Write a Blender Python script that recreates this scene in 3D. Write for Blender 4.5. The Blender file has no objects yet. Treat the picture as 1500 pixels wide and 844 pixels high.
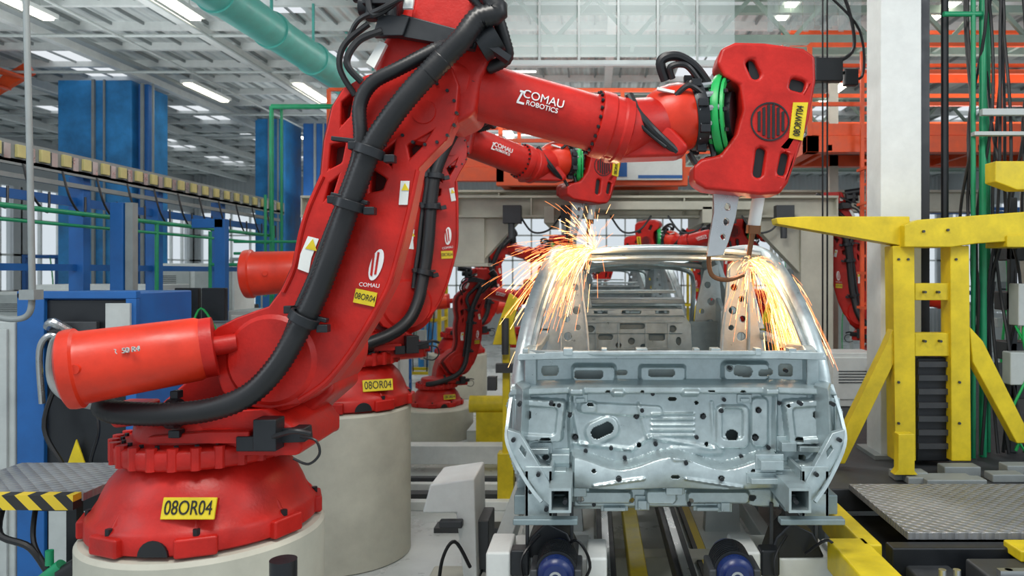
import bpy, bmesh, math, random
from mathutils import Vector, Matrix
from mathutils.geometry import tessellate_polygon
from math import sin, cos, pi, radians, sqrt
random.seed(7)
F=1100.0; CX=870.0; CY=400.0; H=2.6
Z=Vector((0,0,1))
def V(u,v,d):
    "bearing/elevation read from the photo + a real distance -> world position"
    return Vector(((u-CX)*d/F, d, H-(v-CY)*d/F))
sc=bpy.context.scene
col=sc.collection
XF=Matrix.Identity(4)

# ---------------------------------------------------------------- materials
MATS={}
def mat(name,c,rough=.5,metal=0,var=.12,scale=6,bump=0,coat=0,bscale=40,dirt=0,spec=.5):
    m=bpy.data.materials.new(name); m.use_nodes=True
    nt=m.node_tree; b=nt.nodes['Principled BSDF']
    b.inputs['Metallic'].default_value=metal
    b.inputs['Roughness'].default_value=rough
    b.inputs['Specular IOR Level'].default_value=spec
    if coat: b.inputs['Coat Weight'].default_value=coat; b.inputs['Coat Roughness'].default_value=.2
    tc=nt.nodes.new('ShaderNodeTexCoord'); n=nt.nodes.new('ShaderNodeTexNoise')
    n.inputs['Scale'].default_value=scale; n.inputs['Detail'].default_value=8; n.inputs['Roughness'].default_value=.65
    nt.links.new(tc.outputs['Object'],n.inputs['Vector'])
    r=nt.nodes.new('ShaderNodeValToRGB')
    r.color_ramp.elements[0].position=.3; r.color_ramp.elements[1].position=.7
    lo=[x*(1-var-dirt) for x in c]; hi=[min(1,x*(1+var)) for x in c]
    r.color_ramp.elements[0].color=(*lo,1); r.color_ramp.elements[1].color=(*hi,1)
    nt.links.new(n.outputs['Fac'],r.inputs['Fac']); nt.links.new(r.outputs['Color'],b.inputs['Base Color'])
    mr=nt.nodes.new('ShaderNodeMapRange'); mr.inputs['From Min'].default_value=.3; mr.inputs['From Max'].default_value=.7; mr.inputs['To Min'].default_value=max(.02,rough-.1); mr.inputs['To Max'].default_value=min(1,rough+.12)
    nt.links.new(n.outputs['Fac'],mr.inputs['Value']); nt.links.new(mr.outputs['Result'],b.inputs['Roughness'])
    if bump:
        n2=nt.nodes.new('ShaderNodeTexNoise'); n2.inputs['Scale'].default_value=bscale; n2.inputs['Detail'].default_value=4
        nt.links.new(tc.outputs['Object'],n2.inputs['Vector'])
        bp=nt.nodes.new('ShaderNodeBump'); bp.inputs['Strength'].default_value=bump; bp.inputs['Distance'].default_value=.01
        nt.links.new(n2.outputs['Fac'],bp.inputs['Height']); nt.links.new(bp.outputs['Normal'],b.inputs['Normal'])
    MATS[name]=m; return m
def emis(name,c,s):
    m=bpy.data.materials.new(name); m.use_nodes=True; nt=m.node_tree
    nt.nodes.remove(nt.nodes['Principled BSDF']); e=nt.nodes.new('ShaderNodeEmission')
    e.inputs['Color'].default_value=(*c,1); e.inputs['Strength'].default_value=s
    nt.links.new(e.outputs[0],nt.nodes['Material Output'].inputs[0]); return m
RED=mat('robot_red_paint',(.50,.013,.008),.42,0,.18,5,.12,.05,70,.14,.34)
REDD=mat('robot_red_recess_shade',(.10,.004,.004),.55)  # darker copy of the robot red, pocket shade put into the colour
REDO=mat('orange_red_cap',(.68,.034,.010),.40,0,.14,5,.05,.10,60,.08,.4)
BLK=mat('black_rubber',(.009,.010,.012),.42,0,.2)
BLM=mat('black_metal',(.018,.021,.025),.4,.3,.2)
DGR=mat('dark_grey_steel',(.06,.065,.07),.5,.4,.2)
GRY=mat('grey_paint',(.26,.29,.29),.5,.1,.12)
LGR=mat('light_grey_paint',(.46,.50,.49),.5,0,.10)
CRM=mat('cream_paint',(.54,.53,.44),.55,0,.10,3,.05,0,40,.06)
WHT=mat('white_paint',(.72,.75,.73),.5,0,.08)
STL=mat('brushed_steel',(.50,.52,.53),.3,.9,.1)
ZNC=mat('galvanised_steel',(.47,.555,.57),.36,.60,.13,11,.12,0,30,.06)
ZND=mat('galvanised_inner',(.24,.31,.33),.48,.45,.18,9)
YEL=mat('yellow_paint',(.74,.57,.015),.42,0,.14,5,.05,0,40,.12)
YLP=mat('pale_yellow_box',(.60,.53,.22),.5,0,.1)
BLU=mat('blue_paint',(.010,.11,.36),.45,0,.18,3)
BLL=mat('blue_cladding',(.025,.22,.52),.45,0,.30,2.2,.3,0,6,.1)
GRN=mat('green_paint',(.01,.28,.12),.4,0,.15)
GRB=mat('green_cable',(.01,.40,.09),.4,0,.2)
TEA=mat('teal_duct_paint',(.10,.46,.40),.4,0,.12)
ORG=mat('orange_paint',(.78,.095,.018),.45,0,.14)
FLR=mat('epoxy_floor',(.56,.59,.58),.28,0,.16,.8,.03,0,8,.10)
DFL=mat('dark_machine_bed',(.05,.055,.06),.55,.3,.3,5)
MOT=mat('motor_blue',(.008,.022,.11),.3,0,.2)
STN=mat('truss_grey_green',(.22,.29,.25),.55,.1,.1)
TXW=mat('white_ink',(.8,.8,.8),.6); TXB=mat('black_ink',(.01,.01,.01),.6)
BRS=mat('copper_electrode',(.22,.10,.05),.35,.8)
LAMP=emis('fluorescent_tube',(1,.93,.76),9)
SKY=emis('skylight_panel',(.90,.95,1),.9)
SP1=emis('spark_hot',(1,.52,.20),7); SP2=emis('spark_orange',(1,.32,.09),3.2)
CEI=mat('ceiling_sheet',(.62,.67,.66),.6,0,.16,1,0,0,40,.06)
def addwave(m,scale,strength,dirn='Y',dist=.03):
    nt=m.node_tree; b=nt.nodes['Principled BSDF']; tc=nt.nodes.new('ShaderNodeTexCoord')
    w=nt.nodes.new('ShaderNodeTexWave'); w.bands_direction=dirn; w.inputs['Scale'].default_value=scale
    nt.links.new(tc.outputs['Object'],w.inputs['Vector'])
    bp=nt.nodes.new('ShaderNodeBump'); bp.inputs['Strength'].default_value=strength; bp.inputs['Distance'].default_value=dist
    nt.links.new(w.outputs['Fac'],bp.inputs['Height']); nt.links.new(bp.outputs['Normal'],b.inputs['Normal'])
addwave(CEI,1.6,.8,'X',.06)
WAL=mat('wall_cladding',(.48,.51,.52),.6,0,.06,1); addwave(WAL,2,.5,'X',.04)
TRD=mat('diamond_plate',(.34,.35,.36),.38,.5,.2,3)
nt=TRD.node_tree; tc=nt.nodes.new('ShaderNodeTexCoord'); mp=nt.nodes.new('ShaderNodeMapping'); mp.inputs['Rotation'].default_value=(0,0,pi/4); mp.inputs['Scale'].default_value=(20,20,1)
ck=nt.nodes.new('ShaderNodeTexVoronoi'); ck.feature='F1'; ck.inputs['Scale'].default_value=1; ck.inputs['Randomness'].default_value=0
bp=nt.nodes.new('ShaderNodeBump'); bp.inputs['Strength'].default_value=1; bp.inputs['Distance'].default_value=.03; bp.invert=True
nt.links.new(tc.outputs['Object'],mp.inputs[0]); nt.links.new(mp.outputs[0],ck.inputs['Vector']); nt.links.new(ck.outputs['Distance'],bp.inputs['Height']); nt.links.new(bp.outputs['Normal'],nt.nodes['Principled BSDF'].inputs['Normal'])
HAZ=bpy.data.materials.new('hazard_stripes'); HAZ.use_nodes=True; nt=HAZ.node_tree
tc=nt.nodes.new('ShaderNodeTexCoord'); mp=nt.nodes.new('ShaderNodeMapping'); mp.inputs['Rotation'].default_value=(0,pi/4,0)
w=nt.nodes.new('ShaderNodeTexWave'); w.bands_direction='X'; w.inputs['Scale'].default_value=3.6
r=nt.nodes.new('ShaderNodeValToRGB'); r.color_ramp.interpolation='CONSTANT'; r.color_ramp.elements[0].color=(.02,.02,.02,1); r.color_ramp.elements[1].position=.5; r.color_ramp.elements[1].color=(.75,.55,.03,1)
nt.links.new(tc.outputs['Object'],mp.inputs[0]); nt.links.new(mp.outputs[0],w.inputs['Vector']); nt.links.new(w.outputs['Fac'],r.inputs[0]); nt.links.new(r.outputs[0],nt.nodes['Principled BSDF'].inputs['Base Color'])
CLR=bpy.data.materials.new('clear_plastic'); CLR.use_nodes=True; nt=CLR.node_tree
t=nt.nodes.new('ShaderNodeBsdfTransparent'); t.inputs[0].default_value=(.90,.94,.94,1)
mx=nt.nodes.new('ShaderNodeMixShader'); mx.inputs[0].default_value=.25
nt.nodes['Principled BSDF'].inputs['Base Color'].default_value=(.55,.60,.60,1); nt.nodes['Principled BSDF'].inputs['Roughness'].default_value=.2
nt.links.new(t.outputs[0],mx.inputs[1]); nt.links.new(nt.nodes['Principled BSDF'].outputs[0],mx.inputs[2]); nt.links.new(mx.outputs[0],nt.nodes['Material Output'].inputs[0])

# ---------------------------------------------------------------- mesh kit
GROUPS=[]
def group(name,M=None):
    e=bpy.data.objects.new(name,None); e.empty_display_size=.2; col.objects.link(e)
    if M is not None: e.matrix_world=M
    else: GROUPS.append(e)
    return e
def cat(pts,k):
    out=[]; n=len(pts)
    for i in range(n-1):
        p0=pts[max(i-1,0)];p1=pts[i];p2=pts[i+1];p3=pts[min(i+2,n-1)]
        for j in range(k):
            t=j/k
            out.append(.5*((2*p1)+(-p0+p2)*t+(2*p0-5*p1+4*p2-p3)*t*t+(-p0+3*p1-3*p2+p3)*t*t*t))
    out.append(pts[-1].copy()); return out
def frame(ax):
    ax=ax.normalized(); a=Vector((0,0,1)) if abs(ax.z)<.9 else Vector((0,1,0))
    x=a.cross(ax).normalized(); y=ax.cross(x); return x,y,ax
class A:
    def __init__(s): s.v=[]; s.f=[]
    def add(s,vs,fs):
        n=len(s.v); s.v+=[Vector(v) for v in vs]; s.f+=[tuple(i+n for i in f) for f in fs]; return s
    def bb(s,x0,x1,y0,y1,z0,z1):
        return s.add([(x0,y0,z0),(x1,y0,z0),(x1,y1,z0),(x0,y1,z0),(x0,y0,z1),(x1,y0,z1),(x1,y1,z1),(x0,y1,z1)],
          [(0,3,2,1),(4,5,6,7),(0,1,5,4),(1,2,6,5),(2,3,7,6),(3,0,4,7)])
    def box(s,c,sz,R=None):
        R=R or Matrix.Identity(3); c=Vector(c); h=[q/2 for q in sz]; vs=[]
        for z in(-1,1):
            for x,y in((-1,-1),(1,-1),(1,1),(-1,1)): vs.append(c+R@Vector((x*h[0],y*h[1],z*h[2])))
        return s.add(vs,[(0,3,2,1),(4,5,6,7),(0,1,5,4),(1,2,6,5),(2,3,7,6),(3,0,4,7)])
    def bar(s,p,q,w,h=None):
        p=Vector(p);q=Vector(q);h=h or w; x,y,z=frame(q-p)
        vs=[]
        for c in(p,q):
            for a,b in((-1,-1),(1,-1),(1,1),(-1,1)): vs.append(c+x*a*w/2+y*b*h/2)
        return s.add(vs,[(0,3,2,1),(4,5,6,7),(0,1,5,4),(1,2,6,5),(2,3,7,6),(3,0,4,7)])
    def lathe(s,o,ax,prof,n=40,closed=False):
        o=Vector(o); x,y,z=frame(Vector(ax)); vs=[];fs=[]; m=len(prof)
        for r,h in prof:
            for i in range(n):
                a=2*pi*i/n; vs.append(o+z*h+(x*cos(a)+y*sin(a))*max(r,1e-5))
        for j in range(m if closed else m-1):
            k=(j+1)%m
            for i in range(n): fs.append((j*n+i,j*n+(i+1)%n,k*n+(i+1)%n,k*n+i))
        if not closed:
            fs.append(tuple(reversed(range(n)))); fs.append(tuple((m-1)*n+i for i in range(n)))
        return s.add(vs,fs)
    def cyl(s,p,q,r1,r2=None,n=24):
        p=Vector(p);q=Vector(q); r2=r1 if r2 is None else r2; L=(q-p).length
        return s.lathe(p,q-p,[(r1,0),(r2,L)],n)
    def sweep(s,pts,r,n=12,k=6,corr=0,pitch=.018,flat=None):
        pts=cat([Vector(p) for p in pts],k) if k>1 else [Vector(p) for p in pts]
        if corr:
            out=[pts[0]]; acc=0
            for i in range(1,len(pts)):
                a=pts[i-1]; b=pts[i]; L=(b-a).length; t=pitch/2-acc
                while t<L: out.append(a.lerp(b,t/L)); t+=pitch/2
                acc=L-(t-pitch/2)
            pts=out
        m=len(pts); T=[]
        for i in range(m): T.append((pts[min(i+1,m-1)]-pts[max(i-1,0)]).normalized())
        x,y,_=frame(T[0]); vs=[];fs=[]
        for i in range(m):
            x=(x-T[i]*x.dot(T[i])).normalized(); y=T[i].cross(x)
            rr=(r[0]+(r[1]-r[0])*i/(m-1)) if isinstance(r,tuple) else r
            if corr: rr*=1+corr*(1 if i%2 else -1)
            rx,ry=(rr,rr) if flat is None else (rr,rr*flat)
            for j in range(n):
                a=2*pi*(j+.5)/n; vs.append(pts[i]+x*cos(a)*rx+y*sin(a)*ry)
        for i in range(m-1):
            for j in range(n): fs.append((i*n+j,i*n+(j+1)%n,(i+1)*n+(j+1)%n,(i+1)*n+j))
        fs.append(tuple(reversed(range(n)))); fs.append(tuple((m-1)*n+j for j in range(n)))
        return s.add(vs,fs)
    def prism(s,outer,vec,holes=()):
        vec=Vector(vec); loops=[[Vector(p) for p in outer]]+[[Vector(p) for p in h] for h in holes]
        flat=[p for l in loops for p in l]; n=len(flat)
        if holes:
            bm=bmesh.new(); bv=[bm.verts.new(p) for p in flat]; o=0; ed=[]
            for l in loops:
                for i in range(len(l)): ed.append(bm.edges.new((bv[o+i],bv[o+(i+1)%len(l)])))
                o+=len(l)
            bm.verts.index_update()
            bmesh.ops.triangle_fill(bm,use_beauty=True,use_dissolve=False,edges=ed,normal=vec.normalized())
            tris=[tuple(q.index for q in f.verts) for f in bm.faces]; bm.free()
        else: tris=tessellate_polygon(loops)
        fs=[tuple(t) for t in tris]+[tuple(i+n for i in reversed(t)) for t in tris]; o=0
        for l in loops:
            m=len(l)
            for i in range(m): a=o+i;b=o+(i+1)%m; fs.append((a,b,b+n,a+n))
            o+=m
        return s.add(flat+[p+vec for p in flat],fs)
    def pv(s,outer,d,t,holes=(),rnd=0):
        o=[V(u,v,d) for u,v in outer]
        if rnd: o=cat(o+[o[0]],rnd)[:-1]
        return s.prism(o,(0,t,0),[[V(u,v,d) for u,v in h] for h in holes])
    def out(s,name,g,m,bev=0,seg=2,ang=35):
        me=bpy.data.meshes.new(name); me.from_pydata([XF@v for v in s.v],[],s.f); me.validate()
        bm=bmesh.new(); bm.from_mesh(me)
        bmesh.ops.recalc_face_normals(bm,faces=bm.faces)
        for f in bm.faces: f.smooth=True
        if not bev:
            A0=radians(ang)
            for e in bm.edges:
                if len(e.link_faces)==2 and e.calc_face_angle(0)>A0: e.smooth=False
        bm.to_mesh(me); bm.free()
        me.materials.append(m); o=bpy.data.objects.new(name,me); col.objects.link(o)
        if g is not None: o.parent=g
        if bev:
            b=o.modifiers.new('bevel','BEVEL'); b.width=bev; b.segments=seg; b.limit_method='ANGLE'; b.angle_limit=radians(40); b.harden_normals=True
        return o
def text(name,g,body,loc,size,m,R,ext=.0008,sx=1):
    c=bpy.data.curves.new(name,'FONT'); c.body=body; c.size=size; c.extrude=ext; c.align_x='CENTER'; c.align_y='CENTER'; c.materials.append(m)
    o=bpy.data.objects.new(name,c); col.objects.link(o); o.parent=g
    o.matrix_basis=XF@Matrix.Translation(loc)@R@Matrix.Diagonal((sx,1,1,1)); return o
RY=lambda a:Matrix.Rotation(radians(a),4,'Y')
RX=lambda a:Matrix.Rotation(radians(a),4,'X')
RZ=lambda a:Matrix.Rotation(radians(a),4,'Z')
TR=Matrix.Translation
def ell(cu,cv,a,b,rot=0,n=20):
    c,s=cos(radians(rot)),sin(radians(rot))
    return [(cu+a*cos(t)*c-b*sin(t)*s,cv+a*cos(t)*s+b*sin(t)*c) for t in [2*pi*i/n for i in range(n)]]
def rrect(cu,cv,hw,hh,r,rot=0):
    c,s=cos(radians(rot)),sin(radians(rot)); P=[]; r=min(r,hw*.95,hh*.95)
    for qx,qy,a0 in((1,1,0),(-1,1,90),(-1,-1,180),(1,-1,270)):
        for k in range(4):
            a=radians(a0+k*30); x=qx*(hw-r)+r*cos(a); y=qy*(hh-r)+r*sin(a); P.append((cu+x*c-y*s,cv+x*s+y*c))
    return P

# ---------------------------------------------------------------- robot
B1=V(290,763,3.7); BO=Vector((.045,0,0)); BS=.86
def robot(name,M,a=0,b=0,cb=None):
    global XF
    g=group(name,M); T0=TR(-B1)
    J2=V(388,530,3.6); J3=V(612,150,3.6)
    RA=TR(J2)@RY(a)@TR(-J2); J3n=RA@J3
    LO=T0@RA; UP=T0@TR(J3n)@RY(b)@TR(-J3)
    XF=T0; o=B1+BO
    sc_=lambda P:[(r_*BS,h_) for r_,h_ in P]
    A().lathe(o,Z,sc_([(.56,0),(.59,.015),(.59,.085),(.572,.105),(.545,.125),(.515,.19),(.48,.25),(.43,.30),(.40,.325),(.385,.34)]),64).out('base_casting',g,RED,ang=50)
    A().lathe(o+Z*.335,Z,sc_([(.40,0),(.455,.008),(.466,.02),(.466,.085),(.45,.098),(.39,.102),(.37,.11),(.36,.17),(.345,.2)]),64).out('slewing_ring',g,RED,ang=50)
    r=A(); lug=A(); bl=A()
    for i in range(26):
        t=2*pi*i/26; p=o+Vector((cos(t)*.452*BS,sin(t)*.452*BS,.345)); r.cyl(p,p+Z*.10,.024,n=10)
        p=o+Vector((cos(t)*.41*BS,sin(t)*.41*BS,.43)); bl.cyl(p,p+Z*.02,.011,n=6)
    for i in range(8):
        t=2*pi*(i+.5)/8; R=Matrix.Rotation(t,3,'Z')
        lug.box(o+R@Vector((.485,0,.045)),(.09,.17,.085),R); p=o+R@Vector((.495,0,.085)); bl.cyl(p,p+Z*.03,.016,n=6)
        lug.prism([o+R@Vector((.50,-.012,.09)),o+R@Vector((.385,-.012,.27)),o+R@Vector((.385,-.012,.09))],R@Vector((0,.024,0)))
    r.out('ring_scallops',g,RED); lug.out('base_lugs',g,RED,.012); bl.out('base_bolts',g,BLM)
    c=o+Vector((.03,-.512,.012)); A().prism([c+Vector((.065*cos(t),0,.07*sin(t))) for t in [pi*i/10 for i in range(11)]],(0,.03,0)).out('base_arch_shade',g,BLK)  # solid black inlay paints the shade of an arch cutout
    R=Matrix.Rotation(radians(-18),3,'X'); pc=V(277,745,3.255); A().box(pc,(.232,.012,.092),R).out('id_plate',g,YEL,.003)
    A().box(pc+Vector((0,.03,0)),(.20,.05,.07),R).out('id_plate_bracket',g,RED)
    text('id_plate_text',g,'08OR04',pc+R@Vector((0,-.0075,0)),.085,TXB,RX(-18)@RX(90),ext=.002,sx=.72)
    A().pv([(205,668),(212,632),(244,622),(300,604),(395,600),(425,622),(440,640),(440,668)],3.42,.55).out('turret',g,RED,.025)
    A().pv([(215,650),(215,640),(300,632),(365,632),(365,650)],3.36,.1).out('turret_step',g,RED,.01)
    q=A(); q.pv([(370,615),(404,615),(404,662),(370,662)],3.33,.1); q.pv([(405,628),(445,628),(447,648),(405,650)],3.4,.1); q.pv([(345,640),(372,640),(372,662),(345,662)],3.35,.06); q.out('connector_block',g,BLM,.006)
    A().sweep([V(440,640,3.4),V(462,645,3.38),V(468,665,3.38),V(452,680,3.38),V(430,672,3.4)],.006,8).sweep([V(400,640,3.34),V(430,632,3.3),V(455,636,3.32)],.012,8).out('connector_cables',g,BLK)
    A().pv([(300,640),(310,560),(330,500),(380,470),(440,480),(480,530),(490,575),(450,610),(430,640)],3.72,.42).out('shoulder_housing',g,RED,.03)
    A().lathe(V(388,530,3.38),(0,1,0),[(.19,.05),(.21,.07),(.24,.09),(.24,.75),(.2,.78)],40).out('shoulder_gearbox',g,RED)
    if cb is None: p,q_=V(92,543,3.2),V(312,508,3.42); k=1
    else: p,q_,k=cb; 
    ax=q_-p; L=ax.length
    A().lathe(p,ax,[(.02,-.012*k),(.10*k,-.01*k),(.145*k,0),(.168*k,.012*k),(.172*k,.03*k),(.172*k,.06*k),(.160*k,.07*k),(.157*k,.08*k),(.15*k,L*.5),(.143*k,L-.06*k),(.125*k,L-.02*k),(.09*k,L-.005),(.02,L)],48).out('counterbalance_cylinder',g,REDO,ang=30)
    A().cyl(q_,q_+ax.normalized()*.1,.045*k).lathe(p+ax*.93,ax,[(.05,0),(.135*k,.0),(.135*k,.05),(.05,.05)],32).out('counterbalance_rod',g,RED)
    A().cyl(p+ax*.25+Vector((0,-.155*k,0)),p+ax*.25+Vector((0,-.175*k,0)),.02,n=12).out('counterbalance_plug',g,REDO)
    if cb is None:
        text('chalk_mark',g,'OUR  50 R4',p+ax*.52+Vector((0,-.158,.045)),.032,LGR,RY(-8)@RX(78),ext=.005)
        A().pv([(270,560),(330,545),(400,560),(400,625),(220,625),(225,600)],3.62,.3).out('counterbalance_bracket',g,RED,.02)
        A().pv([(145,600),(170,590),(215,590),(215,622),(165,628)],3.45,.12).out('turret_arm_support',g,RED,.015)
        A().sweep([V(95,490,3.36),V(78,500,3.4),V(72,540,3.42),V(80,570,3.42),V(110,590,3.45),V(160,600,3.5)],.014,10).out('cylinder_side_hose',g,GRY)
    # lower arm
    XF=LO
    ol=[(300,497),(318,480),(345,466),(393,449),(411,425),(427,390),(437,340),(449,300),(469,255),(474,205),(486,155),(503,128),(535,110),(575,98),(620,92),(662,98),(672,125),(668,170),(655,205),(634,225),(614,247),(604,300),(593,350),(575,415),(550,465),(516,520),(480,565),(440,592),(395,601),(350,594),(325,575),(312,540)]
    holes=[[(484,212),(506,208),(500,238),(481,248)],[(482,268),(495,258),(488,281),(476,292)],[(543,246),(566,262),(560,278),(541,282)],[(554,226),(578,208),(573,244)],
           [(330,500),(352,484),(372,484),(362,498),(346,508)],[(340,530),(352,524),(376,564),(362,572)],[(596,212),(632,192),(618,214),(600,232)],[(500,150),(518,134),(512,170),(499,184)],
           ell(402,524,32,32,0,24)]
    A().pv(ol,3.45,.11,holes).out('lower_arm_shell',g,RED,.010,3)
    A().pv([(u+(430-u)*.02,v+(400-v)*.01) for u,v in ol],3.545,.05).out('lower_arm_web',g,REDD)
    A().pv(ol,3.59,.14,).out('lower_arm_back',g,RED,.012)
    w=A()
    for i in range(9):
        x=372+i*7; w.pv([(x,497),(x+3,497),(x+3,552),(x,552)],3.49,.07)
    w.lathe(V(402,524,3.44),(0,1,0),[(.10,0),(.118,0),(.118,.07),(.10,.07)],32,True); w.out('shoulder_grille',g,RED)
    A().lathe(V(622,165,3.47),(0,1,0),[(.02,-.03),(.055,-.03),(.06,0),(.135,0),(.15,.02),(.15,.1)],40).out('elbow_joint_cover',g,RED)
    bo=A()
    for (cu,cv,rr,n) in((402,524,.135,18),(622,165,.145,16)):
        for i in range(n):
            t=2*pi*i/n; p=V(cu,cv,3.44)+Vector((rr*cos(t),0,rr*sin(t))); bo.cyl(p,p+Vector((0,.03,0)),.008,n=6)
    bo.out('joint_bolts',g,BLM)
    A().sweep([V(u,v,3.45) for u,v in ((612,250),(600,305),(588,352),(570,415),(545,463),(511,518),(476,560),(438,586))],.012,8).sweep([V(u,v,3.45) for u,v in((415,428),(431,392),(441,342),(453,303),(473,258))],.012,8).out('arm_edge_ribs',g,RED)
    la=A().pv([(451,346),(467,350),(456,378),(452,400),(436,394),(440,372)],3.443,.004); la.pv([(587,265),(600,265),(597,300),(584,300)],3.443,.004); la.out('warning_label',g,WHT)
    A().pv([(458,350),(464,368),(447,364)],3.440,.003).pv([(593,268),(599,279),(588,279)],3.44,.003).out('warning_triangle',g,YEL)
    A().pv(ell(551,388,9,24,18),3.443,.004).out('logo_badge',g,TXW)
    A().pv([(546,372),(549,372),(545,405),(542,403)],3.440,.003).pv([(553,369),(556,370),(551,402),(548,402)],3.440,.003).out('logo_badge_stripes',g,RED)
    text('logo_text_small',g,'COMAU',V(541,418,3.441),.026,TXW,RY(5)@RX(90))
    pc=V(535,436,3.443); A().box(pc,(.10,.004,.065),RY(12).to_3x3()).out('arm_id_plate',g,YEL)
    text('arm_id_text',g,'08OR04',pc+Vector((0,-.003,0)),.04,TXB,RY(12)@RX(90),sx=.7)
    hp=[(650,85,3.34),(612,124,3.34),(578,165,3.35),(545,215,3.36),(521,275,3.37),(503,325,3.37),(482,385,3.37),(460,440,3.37),(434,490,3.36),(405,538,3.34),(365,578,3.32),(310,600,3.3),(240,607,3.3),(170,604,3.32),(152,596,3.42)]
    hp=[V(*p) for p in hp]
    A().sweep(hp,.050,16,10,.055,.020).out('main_hose',g,BLK,ang=80)
    A().sweep([V(640,72,3.40),V(585,100,3.38),V(545,122,3.38),(V(527,155,3.38)),V(528,200,3.37),V(522,240,3.38),V(500,300,3.4)],.032,14,8,.05,.018).sweep([V(600,150,3.38),V(560,190,3.40),V(530,235,3.41),V(505,285,3.41),V(480,345,3.41),V(460,400,3.41),V(438,450,3.41),V(418,500,3.41)],.022,12,8,.05,.018).out('secondary_hose',g,BLK,ang=80)
    cl=A()
    for (u,v,du,dv) in ((541,222,.35,-1),(511,300,.3,-1),(445,467,.55,-1),(255,606,1,0)):
        p=V(u,v,3.345); dv_=Vector((du,0,-dv)).normalized(); cl.lathe(p-dv_*.022,dv_,[(.053,0),(.068,0),(.068,.044),(.053,.044)],24,True)
        s_=Vector((dv_.z,0,-dv_.x)); cl.box(p+s_*.092+Vector((0,.02,0)),(.05,.05,.035),None)
        cl.box(p-s_*.083+Vector((0,.02,0)),(.035,.05,.035),None)
    cl.bar(V(486,203,3.36),V(566,212,3.36),.03,.02).bar(V(486,285,3.38),V(540,298,3.38),.04,.02).bar(V(420,455,3.38),V(480,470,3.38),.04,.02)
    cl.out('hose_clamps',g,BLM,.004)
    # upper assembly
    XF=UP
    A().pv([(545,112),(556,66),(585,22),(604,-25),(690,-25),(728,10),(730,70),(706,110),(694,168),(655,186),(610,150),(570,118)],3.50,.36).out('elbow_housing',g,RED,.035,3)
    A().pv([(600,30),(612,-30),(690,-30),(712,10),(700,40),(650,45)],3.44,.1).out('elbow_motor_cover',g,RED,.02)
    A().pv([(563,48),(588,20),(700,50),(694,72),(580,52)],3.42,.05).pv([(555,20),(600,24),(590,52),(545,52)],3.4,.05).out('cable_bracket',g,BLM,.006)
    A().pv([(536,92),(556,60),(566,64),(548,100)],3.44,.03).pv([(592,-2),(606,-2),(604,12),(590,12)],3.39,.02).out('elbow_label',g,WHT)
    e=A()
    e.cyl(V(528,8,3.5),V(588,14,3.5),.05).cyl(V(520,-15,3.6),V(600,-5,3.6),.06).cyl(V(545,30,3.46),V(545,-20,3.46),.03).cyl(V(575,35,3.44),V(575,-20,3.44),.025)
    e.box(V(556,0,3.45),(.14,.08,.06)).out('elbow_motor_connectors',g,BLM,.004)
    A().sweep([V(540,35,3.42),V(505,65,3.42),V(498,100,3.42),V(520,140,3.45)],.014,8).sweep([V(560,45,3.40),V(525,60,3.40),V(508,92,3.4),V(530,120,3.43)],.016,8).sweep([V(590,-5,3.38),V(548,22,3.38),V(538,-10,3.4)],.014,8).sweep([V(600,-10,3.36),V(560,12,3.36),V(525,30,3.42),V(510,60,3.45)],.012,8).out('elbow_cables',g,BLK)
    A().sweep([V(700,-30,3.35),V(728,15,3.35),V(700,28,3.34),V(678,56,3.33),V(650,85,3.34),V(625,112,3.34)],.050,16,10,.055,.020).sweep([V(690,-10,3.4),V(712,20,3.39),V(688,45,3.38),V(660,66,3.38),V(640,72,3.40),V(600,92,3.39)],.032,14,8,.05,.018).sweep([V(722,5,3.4),V(738,55,3.45),V(742,85,3.5),V(715,100,3.55)],.03,12,8,.05,.018).out('elbow_hose_bundle',g,BLK,ang=80)
    A().lathe(V(715,60,3.42),(1,0,.6),[(.05,-.05),(.075,-.05),(.075,.05),(.05,.05)],24,True).bar(V(690,50,3.36),V(745,88,3.42),.05,.03).out('hose_guide',g,BLM)
    p=V(672,126,3.64); q=V(905,190,3.84); ax=(q-p); L=ax.length
    A().lathe(p,ax,[(.10,-.12),(.155,-.06),(.16,0),(.16,.035),(.142,.05),(.140,.1),(.142,L-.16),(.146,L-.13),(.166,L-.125),(.170,L-.11),(.170,L-.06),(.162,L-.05),(.162,L-.01),(.170,L),(.170,L+.035),(.14,L+.05)],56).out('forearm_tube',g,RED,ang=30)
    bo=A(); x,y,z=frame(ax)
    for i in range(20):
        t=2*pi*i/20
        for h in(L-.13,): c=p+z*h+(x*cos(t)+y*sin(t))*.156; bo.cyl(c-z*.012,c,.009,n=6)
        c=p+z*.05+(x*cos(t)+y*sin(t))*.15; bo.cyl(c,c+z*.012,.008,n=6)
    bo.out('forearm_bolts',g,BLM)
    sl=math.degrees(math.atan2(-z.z,z.x)); upv=Vector((-z.z,0,z.x)).normalized(); yaw=math.degrees(math.atan2(z.y,z.x))
    Rt=RZ(yaw)@RY(sl)@RX(90)
    fr=Rt.to_3x3()@Vector((0,0,1)); c0=p+z*(L*.46)+fr*.1435-upv*.012
    text('logo_text',g,'COMAU',c0+upv*.022+z*.02,.056,TXW,Rt,.004)
    text('logo_text_sub',g,'ROBOTICS',c0-upv*.016+z*.02,.033,TXW,Rt,.005)
    R3=(RZ(yaw)@RY(sl)).to_3x3()
    A().box(c0-z*.092+upv*.006,(.009,.004,.055),(RZ(yaw)@RY(sl+15)).to_3x3()).box(c0-z*.085-upv*.024,(.036,.005,.010),R3).box(c0-z*.085+upv*.030,(.028,.005,.010),R3).out('logo_glyph',g,TXW)
    p=V(905,190,3.84); q=V(978,178,3.92); ax=q-p; L=ax.length
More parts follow.
